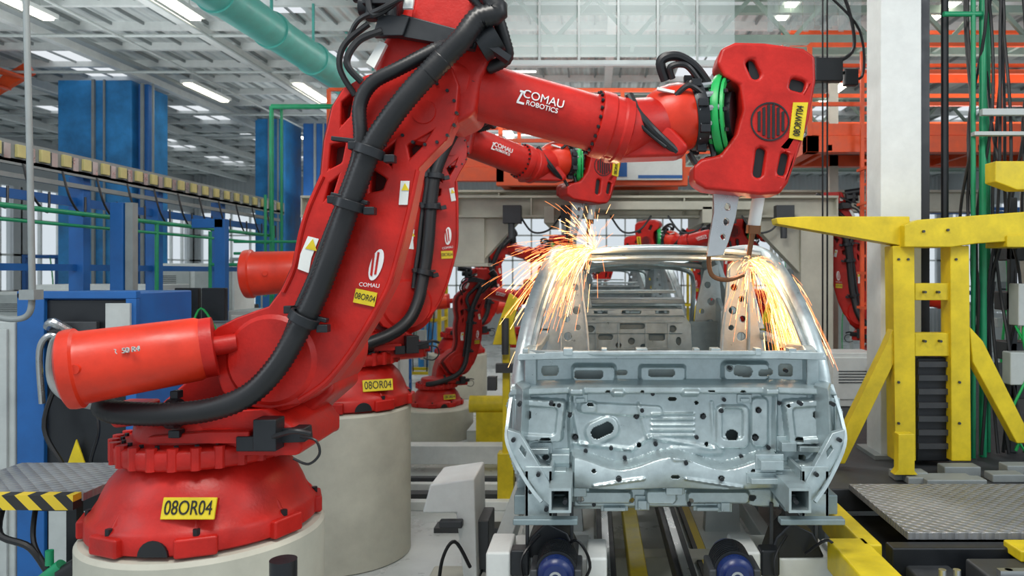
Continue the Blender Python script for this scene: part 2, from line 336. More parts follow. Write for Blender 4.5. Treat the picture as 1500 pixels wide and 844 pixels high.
    A().lathe(p,ax,[(.155,-.04),(.158,0),(.15,.06),(.145,.1),(.13,L),(.1,L+.05)],48).out('wrist_body',g,RED)
    A().pv([(880,180),(930,160),(990,190),(1012,215),(1000,228),(880,232)],3.78,.2).out('wrist_fork',g,RED,.03,3)
    A().sweep([V(922,140,3.80),V(935,165,3.75),V(958,192,3.74),V(990,222,3.80)],.022,10,8).sweep([V(914,150,3.78),V(940,185,3.73),V(975,215,3.76)],.010,8,8).out('wrist_band',g,BLK)
    p=V(962,176,3.93); q=V(1046,166,3.98); ax=q-p; L=ax.length
    A().lathe(p,ax,[(.08,-.07),(.135,-.03),(.165,.03),(.178,.08),(.18,.13),(.17,.17),(.15,.19)],48).out('wrist_ball',g,REDO,ang=30)
    A().lathe(p+ax.normalized()*.17,ax,[(.12,0),(.175,.0),(.185,.02),(.185,.06),(.15,.07),(.15,.12),(.10,.13)],40).out('wrist_flange',g,BLM,ang=30)
    A().box(V(975,133,3.80),(.09,.03,.014),RY(12).to_3x3()).out('wrist_label',g,WHT)
    k=A(); x,y,z=frame(ax)
    for i in range(14):
        t=2*pi*i/14; c=p+z*.24+(x*cos(t)+y*sin(t))*.165; k.cyl(c-z*.06,c+z*.05,.018,n=8)
    k.out('wrist_connectors',g,STL)
    k=A()
    for i in range(9):
        t=2*pi*i/9+.2; c=p+z*.2+(x*cos(t)+y*sin(t))*.19; k.box(c,(.05,.04,.04))
    k.out('wrist_sensor_blocks',g,BLM,.004)
    A().sweep([V(975,118,3.85),V(968,90,3.82),V(990,82,3.82),V(1018,98,3.85),V(1040,128,3.9)],.026,10).sweep([V(985,115,3.83),V(982,98,3.8),V(1005,96,3.8),V(1025,120,3.84)],.016,8).sweep([V(1010,225,3.9),V(1025,245,3.88),V(1045,235,3.9),V(1040,205,3.92)],.016,8).sweep([V(990,140,3.8),V(1010,125,3.78),V(1032,140,3.82)],.014,8).out('wrist_cables',g,BLK)
    ga=Vector((1,-.42,.02)); c=V(1060,172,4.0)
    A().lathe(c,ga,[(.175,-.02),(.222,-.02),(.228,0),(.222,.02),(.175,.02),(.170,0)],56,True).lathe(c+ga*.032,ga,[(.18,-.008),(.212,-.008),(.212,.008),(.18,.008)],56,True).lathe(c-ga*.036,ga,[(.16,-.008),(.20,-.008),(.20,.008),(.16,.008)],56,True).out('energy_ring',g,GRB)
    k=A(); x,y,z=frame(ga)
    for i in range(12):
        t=2*pi*i/12; k.bar(c-z*.08+(x*cos(t)+y*sin(t))*.15,c+z*.06+(x*cos(t)+y*sin(t))*.2,.018)
    k.lathe(c-z*.06,ga,[(.02,0),(.13,0),(.13,.12),(.02,.12)],32); k.out('tool_changer',g,BLM)
    gun=[(1050,92),(1057,70),(1078,61),(1120,62),(1178,70),(1195,82),(1196,118),(1186,175),(1170,225),(1155,268),(1143,284),(1115,286),(1034,277),(1016,266),(1016,242),(1028,232),(1056,226),(1078,196),(1088,160),(1084,125),(1060,110)]
    sl_=[rrect(1104,101,7,15,6,-25),rrect(1169,124,11,9,5,15),rrect(1113,238,7,22,6,8),rrect(1148,240,6,17,5,12)]
    A().pv(gun,3.86,.20,sl_).out('gun_housing_front',g,RED,.020,3)
    A().pv([(u+(1120-u)*.05,v+(175-v)*.04) for u,v in gun],4.0,.22).out('gun_housing_back',g,RED,.03,3)
    A().pv([(1096,80),(1182,90),(1176,150),(1154,262),(1102,262),(1100,180)],3.90,.02).out('gun_slot_shade',g,BLK)  # black sheet behind the slots, their shadow put in as colour
    gs=A()
    for i in range(6):
        u=1110+i*7; hh=[14,20,24,24,20,14][i]; gs.pv([(u,178-hh),(u+4,178-hh-2),(u+4,178+hh),(u,178+hh)],3.853,.01)
    gs.lathe(V(1128,178,3.855),(0,1,0),[(.092,0),(.1,0),(.1,.01),(.092,.01)],40,True)
    gs.out('gun_logo_grille',g,BLK)
    A().pv([(1162,150),(1184,150),(1176,206),(1156,202)],3.853,.01).out('gun_id_plate',g,YEL)
    text('gun_id_text',g,'08ORWT04',V(1170,177,3.85),.050,TXB,RY(-82)@RX(90),ext=.002,sx=.62)
    ah=[ell(1066,303,4,5),ell(1064,325,4,5),ell(1059,347,3.5,4)]
    A().pv([(1045,270),(1085,275),(1078,318),(1068,352),(1060,374),(1036,376),(1040,345),(1046,310)],4.02,.045,ah).out('gun_fixed_arm',g,STL,.004)
    A().pv([(1085,270),(1112,276),(1112,288),(1085,288)],3.98,.1).out('gun_arm_mount',g,DGR,.006)
    A().cyl(V(1112,284,4.05),V(1103,338,4.08),.034).out('gun_actuator',g,WHT)
    A().cyl(V(1103,336,4.08),V(1097,374,4.1),.017,.013).cyl(V(1104,330,4.075),V(1103,342,4.08),.04).sweep([V(1038,370,4.04),V(1042,402,4.08),V(1065,410,4.1),V(1090,402,4.1)],.013,10).out('gun_electrodes',g,BRS)
    XF=Matrix.Identity(4)
    return g
def pedestal(x,y,top,z0=0,r=.60):
    A().lathe((x,y,z0),Z,[(r,0),(r+.015,.01),(r+.015,top-z0-.03),(r,top-z0-.01),(r-.08,top-z0-.002),(.2,top-z0)],72).out('robot_pedestal',None,CRM,ang=30)
def dup(g,name,M):
    e=bpy.data.objects.new(name,None); col.objects.link(e); e.matrix_world=M
    for c in list(g.children):
        o=c.copy(); col.objects.link(o); o.parent=e; o.matrix_basis=c.matrix_basis.copy()
    return e
R1=robot('industrial_robot_arm',TR(B1)); pedestal(B1.x+.045,B1.y,B1.z,0,.53)
B2=Vector((-2.34,7.0,B1.z)); s2=1.13
M2=TR(B2)@RZ(27)@Matrix.Scale(s2,4)
inv=M2.inverted()
lp=TR(B1)@inv
R2=robot('industrial_robot_arm',M2,-15,0,(lp@V(357,402,6.9),lp@V(470,396,7.0),1.15)); pedestal(B2.x,B2.y,B2.z)
def far(x,y,z,rz,s,mir=False,z0=0):
    M=TR((x,y,z))@RZ(rz)@Matrix.Scale(s,4)
    if mir: M=M@Matrix.Diagonal((-1,1,1,1))
    dup(R2,'industrial_robot_arm',M)
    if z-z0>.2: pedestal(x,y,z,z0)
far(-2.55,12.0,.50,25,.80)
far(-2.9,16.0,.9,25,1.0)
far(3.75,9.4,1.45,-20,.80,True,1.18)
far(3.5,14.5,1.0,-20,1.05,True)
far(-1.9,20.5,.6,20,1)
far(3.6,19.5,.8,-20,1.1,True)

# ---------------------------------------------------------------- car body shell
xc=.42
car=group('car_body_shell')
def S(w,y,z,s): return Vector((xc+s*w,y,z))
def sd(u,v,cx,cy,hw,hh,r,rot=0):
    c,s=cos(radians(rot)),sin(radians(rot)); x=(u-cx)*c+(v-cy)*s; y=-(u-cx)*s+(v-cy)*c
    qx=abs(x)-hw+r; qy=abs(y)-hh+r
    return sqrt(max(qx,0)**2+max(qy,0)**2)+min(max(qx,qy),0)-r
def st(d,w): return min(1,max(0,.5-d/w))
def seg(u,v,a,b,c,d):
    vx,vy=c-a,d-b; t=max(0,min(1,((u-a)*vx+(v-b)*vy)/(vx*vx+vy*vy))); return sqrt((u-a-vx*t)**2+(v-b-vy*t)**2)
HOLES=[(862,550,22,6,5,0),(912,549,8,4,4,0),(970,548,20,6,6,0),(1090,545,14,8,7,10),(1070,540,5,5,5,0),(1125,548,12,5,5,0),(1155,545,10,9,5,0),(805,545,12,7,4,0),
 (882,630,17,9,8,-25),(835,606,4,4,4,0),(932,610,3.5,3.5,3.5,0),(843,640,4,4,4,0),(936,652,4,4,4,0),(1030,610,4,4,4,0),(1035,650,3,3,3,0),(1110,600,4,4,4,0),(1105,640,5,5,5,0),(1072,637,9,7,7,0),
 (775,604,5,7,5,0),(800,640,8,4,4,0),(1190,604,6,6,6,0),(1165,640,6,4,4,0),(1212,615,4,6,4,0),(775,690,6,5,4,0),(1190,690,6,5,4,0),(905,690,4,3,3,0),(1050,690,4,3,3,0),(985,585,6,3,3,0),(1020,590,3,3,3,0),
 (850,727,5,4,4,0),(925,730,4,4,4,0),(1010,730,4,4,4,0),(1100,727,6,4,4,0),(820,700,5,8,4,0),(1145,700,5,8,4,0),(960,650,3,3,3,0),(865,592,5,3,3,0),(1055,600,3,3,3,0),(800,668,5,4,4,0),(1172,668,5,4,4,0),
 (812,590,3,3,3,0),(772,628,3,3,3,0),(1150,592,3,3,3,0),(1205,640,3,3,3,0),(890,572,4,2.5,2.5,0),(1085,572,4,2.5,2.5,0),(940,572,3,2.5,2.5,0),(1040,571,5,2.5,2.5,0),(870,680,3,3,3,0),(1095,680,3,3,3,0),(985,688,6,3,3,0)]
RAIS=[(870,549,32,12,6,0,.05,4),(972,549,34,11,5,0,.04,4),(1095,546,34,13,6,0,.05,4),(882,630,25,17,15,-25,.018,4),
 (1072,625,24,31,9,0,.028,3),(1072,620,15,22,6,0,-.026,3),(985,606,32,1.6,1.5,0,.014,3),(985,614,32,1.6,1.5,0,.014,3),(985,622,32,1.6,1.5,0,.014,3),(985,630,32,1.6,1.5,0,.014,3),(985,638,32,1.6,1.5,0,.014,3),
 (1112,618,12,36,8,0,.020,3),(910,600,60,8,7,3,.014,3),(860,596,14,8,6,0,.012,3),(1020,660,40,6,5,0,.014,4),(885,725,40,9,6,0,.03,3),(1050,725,45,9,6,0,.03,3),(967,722,22,12,8,0,.05,3),
 (792,612,34,30,6,6,.06,3),(1182,614,34,32,6,-6,.06,3),(792,612,24,20,6,6,-.016,3),(1182,614,24,22,6,-6,-.016,3),(785,700,26,28,5,12,.05,4),(1185,700,26,28,5,-12,.05,4),
 (845,572,10,7,3,0,.04,3),(905,574,8,6,3,0,.04,3),(1010,574,12,6,3,0,.04,3),(1125,572,10,7,3,0,.04,3)]
RIDG=[(838,648,925,658,4,.014),(925,658,950,640,4,.014),(950,640,1040,655,4,.014),(838,590,850,650,4,.012),(935,592,948,640,4,.012),(1042,590,1046,655,4,.012),(870,700,940,690,3,.014),(1000,690,1080,702,3,.014),(765,650,820,700,5,.03),(1205,650,1160,700,5,.03),(835,580,836,660,4,.04),(1135,580,1134,660,4,.04)]
def relief(u,v):
    h=0
    h+=.12*st(v-524,4)
    h-=.08*st(abs(v-543)-17,4)
    h+=.07*st(abs(v-569)-6,4)
    top=668-6*cos((u-985)/150*2*pi*1.0)+3*sin(u/23.)
    m=st(838-u,8)*st(u-1132,8)
    if u<838 or u>1132: m*=.0
    h+=.13*m*st(abs(v-(top+708)/2)-(708-top)/2,4)
    h+=.03*m*st(abs(v-727)-14,4)
    h+=.025*m*sin((v-top)/45*pi)*(1 if top<v<708 else 0)
    h+=.08*max(0,(835-u)/90)+.08*max(0,(u-1138)/90)
    for cx,cy,hw,hh,r,rot,a,w in RAIS:
        if abs(u-cx)<hw+hh+12 and abs(v-cy)<hh+hw+12: h+=a*st(sd(u,v,cx,cy,hw,hh,r,rot),w)
    for a,b,c,d,w,k in RIDG:
        q=seg(u,v,a,b,c,d)
        if q<w*2: h+=k*st(q-w*.6,w)
    return h
OUT=[(764,513),(985,510),(1192,512),(1206,560),(1228,600),(1229,650),(1205,700),(1190,742),(1120,743),(1090,735),(1000,742),(880,745),(810,745),(772,740),(748,660),(744,590),(754,560)]
def inside(u,v,P):
    c=False; n=len(P)
    for i in range(n):
        x1,y1=P[i];x2,y2=P[i-1]
        if (y1>v)!=(y2>v) and u<(x2-x1)*(v-y1)/(y2-y1)+x1: c=not c
    return c
D0=4.10; us=[742+1.4*i for i in range(349)]; vs_=[509+1.4*i for i in range(171)]
idx={}; fv=[]; ff=[]
def gv(i,j):
    if (i,j) not in idx:
        u,v=us[i],vs_[j]; p=V(u,v,D0); p.y-=relief(u,v); idx[(i,j)]=len(fv); fv.append(p)
    return idx[(i,j)]
for i in range(len(us)-1):
    for j in range(len(vs_)-1):
        u=us[i]+.7;v=vs_[j]+.7
        if not inside(u,v,OUT): continue
        if any(abs(u-a)<30 and abs(v-b)<20 and sd(u,v,a,b,c,d,r,t)<0 for a,b,c,d,r,t in HOLES): continue
        ff.append((gv(i,j),gv(i+1,j),gv(i+1,j+1),gv(i,j+1)))
fw=A(); fw.v=fv; fw.f=ff; o=fw.out('firewall_and_cowl',car,ZNC,ang=60)
sm=o.modifiers.new('thickness','SOLIDIFY'); sm.thickness=.006; sm.offset=1
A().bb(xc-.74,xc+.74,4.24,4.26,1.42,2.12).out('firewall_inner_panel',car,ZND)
A().sweep([S(-.80,4.12,2.165,1),S(-.4,3.98,2.175,1),S(0,3.95,2.18,1),S(.4,3.98,2.175,1),S(.80,4.12,2.165,1)],.014,8,8).out('cowl_lip',car,ZNC)
k=A()
for u,w_ in((770,.03),(832,.05),(885,.03),(940,.06),(1020,.03),(1048,.05),(1110,.03),(1160,.04)):
    p=V(u,512,3.99); k.bb(p.x-w_/2,p.x+w_/2,3.97,4.05,2.165,2.20)
k.out('cowl_tabs',car,ZNC,.003)
bolts=A()
for (u,v) in ((835,606),(932,610),(843,640),(1030,610),(1110,600),(1155,545),(1070,540),(1105,640),(905,690),(1050,690),(858,660),(915,670),(1000,668),(1125,655),(1140,590),(820,590),(955,575),(1060,585),(790,690),(1008,735),(870,735),(960,650),(1055,600),(895,655),(1085,668),(940,600),(1020,640)):
    p=V(u,v,D0); p.y-=relief(u,v)+.022; bolts.cyl(p,p+Vector((0,.04,0)),.011,n=10)
bolts.out('locator_studs',car,BLM)
k=A()
for (u,v,w_,h_,t_) in ((822,668,.10,.05,.06),(1118,668,.12,.05,.07),(1150,650,.08,.05,.08),(850,715,.07,.05,.05),(1110,690,.16,.03,.06),(985,712,.09,.04,.06),(940,735,.05,.05,.04),(1060,738,.05,.05,.04),(792,655,.10,.03,.07),(1180,652,.12,.03,.07),(1150,684,.14,.03,.10),(815,684,.12,.03,.10),(760,600,.02,.16,.03),(1212,604,.02,.16,.03),(1160,716,.06,.06,.08),(810,720,.06,.06,.08),(1090,585,.05,.02,.03),(850,585,.05,.02,.03),(900,742,.12,.02,.05),(1035,742,.12,.02,.05)):
    p=V(u,v,D0); y=p.y-relief(u,v); k.bb(p.x-w_/2,p.x+w_/2,y-t_,y+.02,p.z-h_/2,p.z+h_/2)
    k.bb(p.x-w_/2-.015,p.x+w_/2+.015,y-.012,y+.01,p.z-h_/2-.01,p.z+h_/2+.02)
k.out('stamped_brackets',car,ZNC,.005)
for s,nm in((-1,'l'),(1,'r')):
    c=A()
    c.sweep([S(.83,4.08,1.98,s),S(.815,4.16,2.17,s),S(.77,4.36,2.42,s),S(.70,4.60,2.64,s),S(.665,4.85,2.735,s),S(.65,5.5,2.775,s),S(.63,6.3,2.76,s),S(.60,6.85,2.68,s),S(.66,7.2,2.35,s),S(.70,7.35,2.0,s),S(.70,7.38,1.6,s)],.042,8,8,flat=.7)
    c.sweep([S(.77,4.16,2.15,s),S(.715,4.4,2.42,s),S(.64,4.66,2.65,s),S(.60,4.9,2.71,s)],.020,8,8)
    c.out('pillar_and_roof_rail_'+nm,car,ZNC)
    sx=xc+s*.80
    outer=[(4.06,2.16),(4.16,2.2),(4.5,2.18),(6.0,2.2),(7.15,2.22),(7.38,2.0),(7.4,1.62),(7.2,1.52),(6.98,1.56),(6.9,1.78),(6.65,1.9),(6.4,1.78),(6.3,1.5),(6.25,1.42),(4.35,1.42),(4.2,1.5),(4.05,1.75)]
    h1=[(4.42,2.14),(4.40,1.7),(4.5,1.53),(5.35,1.53),(5.38,2.14)]
    h2=[(5.52,2.14),(5.5,1.53),(6.0,1.53),(6.2,1.9),(6.2,2.14)]
    A().prism([(sx,y,z) for y,z in outer],(-s*.07,0,0),[[(sx,y,z) for y,z in h] for h in(h1,h2)]).out('side_panel_'+nm,car,ZNC,.012)
    b=A(); b.prism([S(.80,5.36,2.2,s),S(.80,5.54,2.2,s),S(.655,5.53,2.78,s),S(.655,5.43,2.78,s)],(-s*.06,0,0))
    b.prism([S(.80,6.2,2.2,s),S(.79,6.9,2.2,s),S(.62,6.75,2.72,s),S(.64,6.45,2.77,s)],(-s*.05,0,0),[[S(.745,6.5,2.33,s),S(.745,6.72,2.33,s),S(.68,6.66,2.58,s),S(.68,6.54,2.58,s)]])
    b.out('b_and_c_pillar_'+nm,car,ZNC,.008)
    A().prism([S(.60,6.0,1.5,s),S(.60,7.2,1.5,s),S(.60,7.2,2.25,s),S(.60,6.3,2.4,s),S(.60,6.05,2.3,s)],(s*.04,0,0),[[S(.6,6.5,2.05,s),S(.6,6.9,2.05,s),S(.6,6.9,2.2,s),S(.6,6.5,2.2,s)]]).out('inner_wheelhouse_'+nm,car,ZNC,.01)
    def circ(y,w0,z0,r_): return [S(w0+r_*cos(t),y,z0+r_*sin(t),s) for t in [2*pi*i/12 for i in range(12)]]
    hs=[circ(5.2,.60,2.16,.028),circ(5.2,.53,2.22,.018),circ(5.2,.61,2.28,.022),circ(5.2,.54,2.34,.026),circ(5.2,.60,2.42,.02),circ(5.2,.55,2.50,.022),circ(5.2,.585,2.58,.018)]
    A().prism([S(.78,5.2,1.9,s),S(.44,5.2,1.9,s),S(.46,5.2,2.2,s),S(.49,5.2,2.45,s),S(.505,5.2,2.66,s),S(.64,5.2,2.73,s),S(.69,5.2,2.45,s)],(0,.03,0),hs).out('pillar_inner_'+nm,car,ZNC,.005)
    A().sweep([S(.455,5.19,1.95,s),S(.47,5.19,2.2,s),S(.50,5.19,2.45,s),S(.515,5.19,2.66,s)],.012,6,5).sweep([S(.645,5.19,2.0,s),S(.65,5.19,2.3,s),S(.62,5.19,2.66,s)],.010,6,5).out('pillar_flange_'+nm,car,ZNC)
    A().prism([S(.68,6.28,2.0,s),S(.40,6.28,2.0,s),S(.44,6.28,2.35,s),S(.50,6.28,2.62,s),S(.62,6.28,2.68,s)],(0,.03,0),[circ(6.28,.55,2.18,.03),circ(6.28,.48,2.28,.02),circ(6.28,.56,2.36,.03),circ(6.28,.53,2.5,.025)]).out('c_pillar_inner_'+nm,car,ZNC,.005)
    x0=xc+s*.585; R=[(-.06,-.06),(.06,-.06),(.06,.06),(-.06,.06)]
    A().prism([(x0+a*.9,3.66,1.49+b) for a,b in R],(0,.6,0),[[(x0+a*.70,3.66,1.49+b*.78) for a,b in R]]).out('front_rail_'+nm,car,ZNC)
    A().prism([S(.835,3.98,2.02,s),S(.85,3.98,1.72,s),S(.80,3.86,1.66,s),S(.785,3.86,2.00,s)],(-s*.03,.16,0)).out('apron_outer_'+nm,car,ZNC,.008)
    A().prism([S(.865,3.84,1.80,s),S(.86,3.84,1.70,s),S(.70,3.78,1.48,s),S(.64,3.78,1.42,s),S(.64,3.78,1.54,s),S(.80,3.84,1.78,s)],(0,.05,0),[ [S(.80,3.83,1.70,s),S(.77,3.825,1.66,s),S(.765,3.825,1.69,s),S(.79,3.83,1.72,s)] ]).out('apron_brace_'+nm,car,ZNC,.006)
    A().sweep([S(.85,4.02,2.0,s),S(.865,3.90,1.84,s),S(.86,3.84,1.72,s),S(.76,3.78,1.55,s),S(.68,3.74,1.46,s)],.012,4,5).out('apron_edge_rail_'+nm,car,ZNC,ang=30)
    A().bb(xc+s*.70-.07,xc+s*.70+.07,3.80,3.82,1.36,1.62).bb(xc+s*.70-.07,xc+s*.70-.05,3.80,4.1,1.36,1.60).bb(xc+s*.70+.05,xc+s*.70+.07,3.80,4.1,1.36,1.60).out('crash_can_mount_'+nm,car,ZNC,.004)
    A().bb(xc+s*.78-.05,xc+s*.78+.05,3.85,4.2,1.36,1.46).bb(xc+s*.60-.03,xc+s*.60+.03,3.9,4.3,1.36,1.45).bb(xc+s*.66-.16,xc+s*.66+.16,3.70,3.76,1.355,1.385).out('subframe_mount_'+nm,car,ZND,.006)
    k=A(); 
    for (w,y,z) in((.80,3.84,1.93),(.64,3.86,1.93),(.70,3.79,1.585),(.83,3.83,1.75),(.74,3.79,1.50),(.66,3.79,1.41),(.56,3.65,1.49)): k.cyl(S(w,y-.02,z,s),S(w,y+.03,z,s),.011,n=10)
    k.out('apron_studs_'+nm,car,BLM)
A().sweep([S(-.67,4.80,2.715,1),S(-.4,4.68,2.74,1),S(0,4.63,2.75,1),S(.4,4.68,2.74,1),S(.67,4.80,2.715,1)],.034,8,8,flat=.6).sweep([S(-.60,4.86,2.685,1),S(0,4.74,2.70,1),S(.60,4.86,2.685,1)],.014,8,8).out('windscreen_header',car,ZNC)
A().sweep([S(-.60,6.88,2.66,1),S(-.3,6.98,2.69,1),S(0,7.0,2.70,1),S(.3,6.98,2.69,1),S(.60,6.88,2.66,1)],.035,8,8).sweep([S(-.66,7.38,1.95,1),S(0,7.48,1.97,1),S(.66,7.38,1.95,1)],.05,8,8).sweep([S(-.66,7.38,1.62,1),S(0,7.46,1.62,1),S(.66,7.38,1.62,1)],.06,8,8).out('rear_header_and_sill',car,ZNC)
rf=A(); n=14; m=20; rv=[]
for i in range(n+1):
    for j in range(m+1):
        a=-1+2*i/n; y=4.70+(6.92-4.70)*j/m; w=.66-.05*j/m; rv.append((xc+a*w,y+.12*a*a*(1-j/m),2.80-.05*a*a-.05*((j/m-.4)/.6)**2))
rf.add(rv,[(i*(m+1)+j,(i+1)*(m+1)+j,(i+1)*(m+1)+j+1,i*(m+1)+j+1) for i in range(n) for j in range(m)])
o=rf.out('roof_panel',car,ZNC); sm=o.modifiers.new('t','SOLIDIFY'); sm.thickness=.004
k=A()
for y in(5.3,5.9,6.4): k.bb(xc-.6,xc+.6,y,y+.06,2.70,2.73)
k.out('roof_bows',car,ZNC,.005)
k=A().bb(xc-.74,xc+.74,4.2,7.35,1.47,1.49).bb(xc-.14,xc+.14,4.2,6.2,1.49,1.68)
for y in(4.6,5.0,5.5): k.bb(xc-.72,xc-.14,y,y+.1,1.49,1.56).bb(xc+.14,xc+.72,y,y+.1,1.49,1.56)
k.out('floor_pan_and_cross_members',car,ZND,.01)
bh=[(846,462),(1002,462),(1012,475),(1016,560),(836,560),(838,475)]
hl=[ell(865,482,6,5),rrect(925,478,20,4,4),ell(985,482,6,5),rrect(887,494,11,4,3),rrect(962,494,12,5,3),ell(925,500,5,5),ell(994,500,4,6),ell(855,500,4,6),ell(906,506,4,4),ell(942,508,4,4)]
A().pv(bh,6.15,.03,hl).out('rear_bulkhead',car,ZNC,.004)
k=A()
for a in((850,470,1000,473),(850,488,1000,489),(875,510,980,513)): k.pv([(a[0],a[1]),(a[2],a[1]),(a[2],a[3]),(a[0],a[3])],6.13,.02)
for u in(872,905,945,978): k.pv([(u,474),(u+3,474),(u+3,514),(u,514)],6.135,.02)
k.out('bulkhead_ribs',car,ZNC,.003)
A().pv([(852,452),(1000,452),(1004,463),(846,463)],6.10,.12,[rrect(880,457.5,10,2.5,2),rrect(925,457.5,14,2.5,2),rrect(970,457.5,10,2.5,2)]).pv([(850,438),(1002,438),(1004,445),(848,445)],6.7,.5).pv([(862,425),(990,425),(992,430),(860,430)],7.15,.1).out('parcel_shelf',car,ZNC,.006)
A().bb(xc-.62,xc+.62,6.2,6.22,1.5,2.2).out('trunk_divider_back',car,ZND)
A().sweep([S(-.5,7.1,2.12,1),S(-.52,7.1,2.5,1),S(-.42,7.02,2.63,1),S(0,7.0,2.66,1),S(.42,7.02,2.63,1),S(.52,7.1,2.5,1),S(.5,7.1,2.12,1)],.022,8,8).out('tailgate_frame',car,ZNC)
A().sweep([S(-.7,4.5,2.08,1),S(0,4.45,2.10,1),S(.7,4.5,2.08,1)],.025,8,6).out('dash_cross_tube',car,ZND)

# ---------------------------------------------------------------- sparks
sp=A(); sp2=A()
def streak(p0,vel,T,r,acc,g=9.8,n=6,t0=0):
    pts=[p0+vel*t+Vector((0,0,-.5*g*t*t)) for t in [t0+(T-t0)*i/n for i in range(n+1)]]
    acc.sweep(pts,r,3,1)
oL=V(872,366,4.62); oR=V(1099,382,4.55)
rc=lambda:random.choice((sp,sp2,sp2))
for i in range(620):
    v=Vector((random.gauss(-1.2,.42),random.gauss(.1,.25),random.gauss(.1,.36))); t0=random.uniform(0,.24); T=t0+random.uniform(.03,.08)
    streak(oL+Vector((random.uniform(-.05,.02),0,0)),v,T,random.uniform(.0006,.0013),rc(),t0=t0)
for i in range(150):
    v=Vector((random.gauss(-.7,1.0),random.gauss(0,.2),random.uniform(.3,2.7))); t0=random.uniform(0,.14); T=t0+random.uniform(.015,.05)
    streak(oL,v,T,.0008,rc(),t0=t0)
for i in range(70):
    v=Vector((random.uniform(-3.2,-1.2),random.gauss(0,.2),random.uniform(-.3,1.2))); t0=random.uniform(.05,.2); T=t0+random.uniform(.02,.05)
    streak(oL,v,T,.0007,sp2,t0=t0)
for i in range(1250):
    v=Vector((random.gauss(.96,.21),random.gauss(.1,.15),random.gauss(-.05,.25))); t0=random.uniform(0,1)**.8*.30; T=t0+random.uniform(.03,.08)
    streak(oR+Vector((random.uniform(-.02,.02),0,random.uniform(-.05,.02))),v,T,random.uniform(.0006,.0014),rc(),t0=t0)
for i in range(130):
    v=Vector((random.gauss(-.1,.40),random.gauss(.1,.2),random.gauss(-.3,.6))); t0=random.uniform(0,.18); T=t0+random.uniform(.02,.06)
    streak(oR,v,T,.0008,rc(),t0=t0)
wg=group('welding_sparks'); sp.out('hot_streaks',wg,SP1); sp2.out('orange_streaks',wg,SP2)
for p in(oL,oR):
    l=bpy.data.lights.new('weld_arc_light','POINT'); l.energy=9; l.color=(1,.62,.32); l.shadow_soft_size=.05; o=bpy.data.objects.new('weld_arc_light',l); o.location=p+Vector((0,-.05,-.03)); col.objects.link(o)

GROUPS.remove(car)
dup(car,'car_body_shell',TR((0,6.4,0)))
dup(car,'car_body_shell',TR((0,12.8,0)))

# ---------------------------------------------------------------- conveyor
cv=group('body_conveyor')
A().bb(.02,.15,3.0,30,.50,.62).bb(.54,.68,3.0,30,.50,.62).out('guide_rails',cv,DGR,.01)
A().bb(.06,.11,3.0,30,.62,.64).bb(.58,.63,3.0,30,.62,.64).out('rail_wear_strips',cv,STL)
A().bb(.24,.36,3.0,30,.46,.60).out('yellow_drive_rail',cv,YEL,.01)
k=A(); 
for i in range(12):
    y=3.4+i*2.2; k.bb(-.75,1.38,y,y+.18,.30,.48); k.bb(-.6,-.48,y,y+.18,0,.32); k.bb(1.2,1.32,y,y+.18,0,.32)
k.out('cross_members',cv,CRM,.01)
A().bb(-.75,-.62,3.0,30,.46,.60).bb(1.28,1.38,4.7,30,.46,.60).out('side_sills',cv,LGR,.01)
A().bb(-.60,0.0,3.0,30,.40,.43).bb(.72,1.27,3.0,30,.40,.43).out('conveyor_cover_plates',cv,WHT)
A().bar((.82,4.2,.45),(.82,7.0,.45),.10,.02).out('hazard_marking_strip',cv,HAZ)
def lifter(x,y):
    g=group('body_support_fixture')
    A().bb(x-.22,x+.22,y-.12,y+.25,.90,1.07).bb(x-.33,x-.2,y-.20,y+.1,.95,1.13).bb(x+.2,x+.31,y-.20,y+.1,.95,1.10).out('lift_base',g,WHT,.015)
    A().prism([(x-.14,y-.12,1.07),(x+.16,y-.12,1.07),(x+.10,y-.12,1.20),(x-.02,y-.12,1.26),(x-.10,y-.12,1.18)],(0,.2,0)).bb(x-.2,x-.1,y-.2,y-.1,1.0,1.14).out('clamp_body',g,BLM,.012)
    A().bb(x-.035,x+.035,y-.04,y+.04,1.2,1.34).bb(x-.07,x+.07,y-.06,y+.06,1.31,1.34).cyl((x,y,1.3),(x,y,1.37),.02).bb(x+.11,x+.13,y-.1,y-.08,1.07,1.36).bb(x-.13,x-.11,y-.1,y-.08,1.07,1.36).out('locating_post',g,DGR,.005)
    A().sweep([(x+.05,y-.14,1.1),(x+.15,y-.22,1.2),(x+.22,y-.2,1.05),(x+.12,y-.2,.9)],.008,6).sweep([(x-.05,y-.14,1.2),(x-.14,y-.24,1.1),(x-.1,y-.2,.9)],.007,6).out('air_lines',g,BLK)
    A().prism([(x-.18,y,0),(x+.18,y,0),(x+.12,y,.90),(x-.12,y,.90)],(0,.12,0)).out('lift_column',g,LGR,.01)
for x,y in((-.24,4.15),(1.08,4.15),(-.24,6.3),(1.08,6.3)): lifter(x,y)
for x in(-.19,.705):
    g=group('drive_motor')
    p=Vector((x,3.72,1.10)); A().lathe(p,(0,1,0),[(.03,-.03),(.06,-.03),(.07,-.01),(.085,0),(.092,.02),(.092,.25),(.08,.3)],32).out('motor_can',g,MOT)
    k=A(); 
    for i in range(9): k.lathe(p+Vector((0,.04+.022*i,0)),(0,1,0),[(.09,0),(.105,0),(.105,.008),(.09,.008)],32,True)
    k.out('cooling_fins',g,BLM); A().lathe(p+Vector((0,-.035,0)),(0,1,0),[(.02,0),(.032,0),(.032,.012),(.02,.012)],24,True).out('bearing_ring',g,STL)
    A().bb(x-.10,x+.10,3.80,3.98,.43,1.02).bb(x-.13,x-.09,3.74,3.95,.9,1.12).bb(x+.09,x+.13,3.74,3.95,.9,1.12).out('motor_mount',g,DGR,.01)

